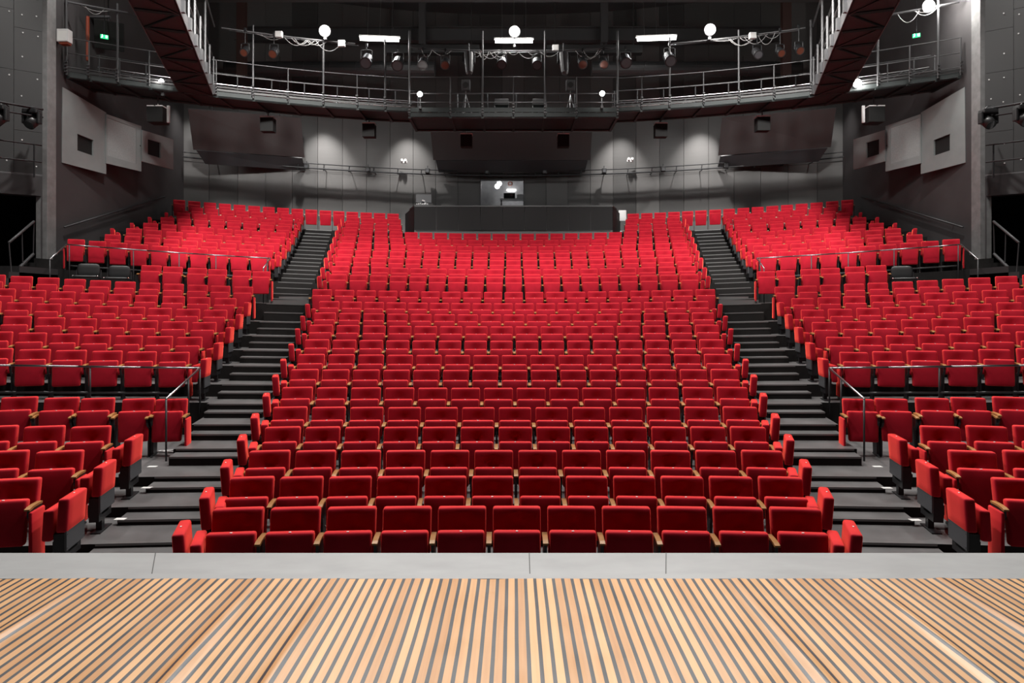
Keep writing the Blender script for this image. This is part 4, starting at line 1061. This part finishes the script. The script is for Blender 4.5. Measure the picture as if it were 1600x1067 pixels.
p = at(163, 50, 19.2); t = empty('loudspeaker', p); bm = bmesh.new(); box(bm, (0, .25, 0), (.75, .4, .8), rot=Matrix.Rotation(.5, 3, 'Z') @ Matrix.Rotation(.35, 3, 'X'), bevel=.02); new_obj('cabinet', bm, M['void'], t)
bm = bmesh.new(); box(bm, (-.1, -.05, .42), (.6, .06, .06)); new_obj('handle', bm, M['steel'], t); bm = bmesh.new(); tube(bm, (0, .2, .3), (0, .2, 1.4), .02); new_obj('hanger', bm, M['black_metal'], t); tag(t, 'large black loudspeaker hung above the left end of the catwalk', 'speaker')
t = empty('traffic_light_case', at(207, 125, 19.3)); bm = bmesh.new(); bmesh.ops.create_uvsphere(bm, u_segments=14, v_segments=8, radius=.2, matrix=Matrix.Diagonal((1, .8, .45, 1))); new_obj('shell', bm, M['grey_metal'], t, True)
bm = bmesh.new(); tube(bm, (0, 0, -.03), (0, 0, .0), .205, 14); new_obj('red_band', bm, M['red_paint'], t); t.name = 'equipment_case'; tag(t, 'rounded grey case with red band lying on the left catwalk', 'case')

# ------------------------------------------------------------------ steelwork under the ceiling
for k, (Y, z) in enumerate(((11, 13.6), (15, 13.6), (19, 13.4), (22.5, 13.2), (25.5, 13.0))):
    bm = bmesh.new(); box(bm, (0, Y, z), (24.4, .3, .03)); box(bm, (0, Y, z+.5), (24.4, .3, .03)); box(bm, (0, Y, z+.25), (24.4, .03, .5)); structure(new_obj('trim_roof_beam', bm, M['beam']))
for x, y0, Y, w_, mat, nm in ((660, 70, 25.2, .26, 'beam', 'grey steel hanger left of the central floodlight'), (944, 68, 25.2, .28, 'beam', 'grey steel hanger right of the central floodlight'), (378, 120, 23.4, .3, 'red_brown', 'red-brown steel hanger behind the left catwalk'), (1228, 118, 23.4, .3, 'red_brown', 'red-brown steel hanger behind the right catwalk')):
    if mat == 'red_brown' and 'red_brown' not in M: M['red_brown'] = node_mat('red_brown_steel', (.06, .03, .026), .6)
    p = at(x, y0, Y); bm = bmesh.new(); zc = 15.0
    box(bm, (p.x, p.y-.1, (p.z+zc)/2), (w_, .02, zc-p.z)); box(bm, (p.x, p.y+.1, (p.z+zc)/2), (w_, .02, zc-p.z)); box(bm, (p.x, p.y, (p.z+zc)/2), (.02, .2, zc-p.z))
    tag(new_obj('steel_hanger', bm, M[mat]), nm, 'steel beam', 'steel hangers')
for z, r, a, b, nm in ((EYE+8.75, .26, -10.5, -2.9, 'left'), (EYE+8.75, .26, 2.9, 10.5, 'right')):
    bm = bmesh.new(); tube(bm, (a, 24.2, z), (b, 24.2, z), r, 18)
    for k in range(9): tube(bm, (a+(b-a)*k/8-.03, 24.2, z), (a+(b-a)*k/8+.03, 24.2, z), r+.02, 18)
    tag(new_obj('air_duct', bm, M['duct']), f'fat round air duct behind the {nm} catwalk', 'duct', 'air ducts')
for z, Y, a, b, nm in ((EYE+9.2, 23.6, -4.6, -1.2, 'left'), (EYE+9.2, 23.6, 1.2, 4.6, 'right')):
    bm = bmesh.new(); box(bm, ((a+b)/2, Y, z), (abs(b-a), .3, .28)); box(bm, ((a+b)/2, Y-.16, z-.14), (abs(b-a), .03, .03)); [tube(bm, (x_, Y, z), (x_, Y, 14.99), .012) for x_ in (a+.3, b-.3)]; tag(new_obj('cable_tray', bm, M['deck_side']), f'pale square tray behind the {nm} half of the middle catwalk', 'cable tray', 'cable trays')
# white row stickers on the aisle floor
for (x, y, lvl), nm in zip(((238, 729, 5), (229, 762, 4.5), (188, 811, 3.5), (1371, 729, 5), (1386, 762.5, 4.5), (1430, 812.5, 3.5)), ('on the left landing', 'on the left step just below the landing', 'on the lowest left step', 'on the right landing', 'on the right step just below the landing', 'on the lowest right step')):
    X = 5.0
    for _ in range(8):
        z = (row_z(math.floor(lvl), X)+row_z(math.ceil(lvl), X))/2; Y = (EYE-z)*F/(y-HOR); X = abs(at(x, y, Y).x)
    bm = bmesh.new(); box(bm, (0, 0, .002), (.12, .07, .003)); o = new_obj('row_sticker', bm, M['tag']); o.location = (at(x, y, Y).x, Y, z); tag(o, f'white row sticker {nm}', 'sticker', 'row stickers on the aisle steps')

bm = bmesh.new(); random.seed(5); pts = [Vector((.12*math.cos(k*.9)*(1+.1*k), .06*math.sin(k*.9), .012+.004*(k % 3))) for k in range(16)]
path(bm, pts, .011, 6); o = new_obj('coiled_cable', bm, M['white_box']); X = -5.2; Y = 10.05; o.location = (X, Y, row_z(5, X)+.001)
tag(o, 'crumpled white cable on the floor at the foot of the left handrail', 'cable')
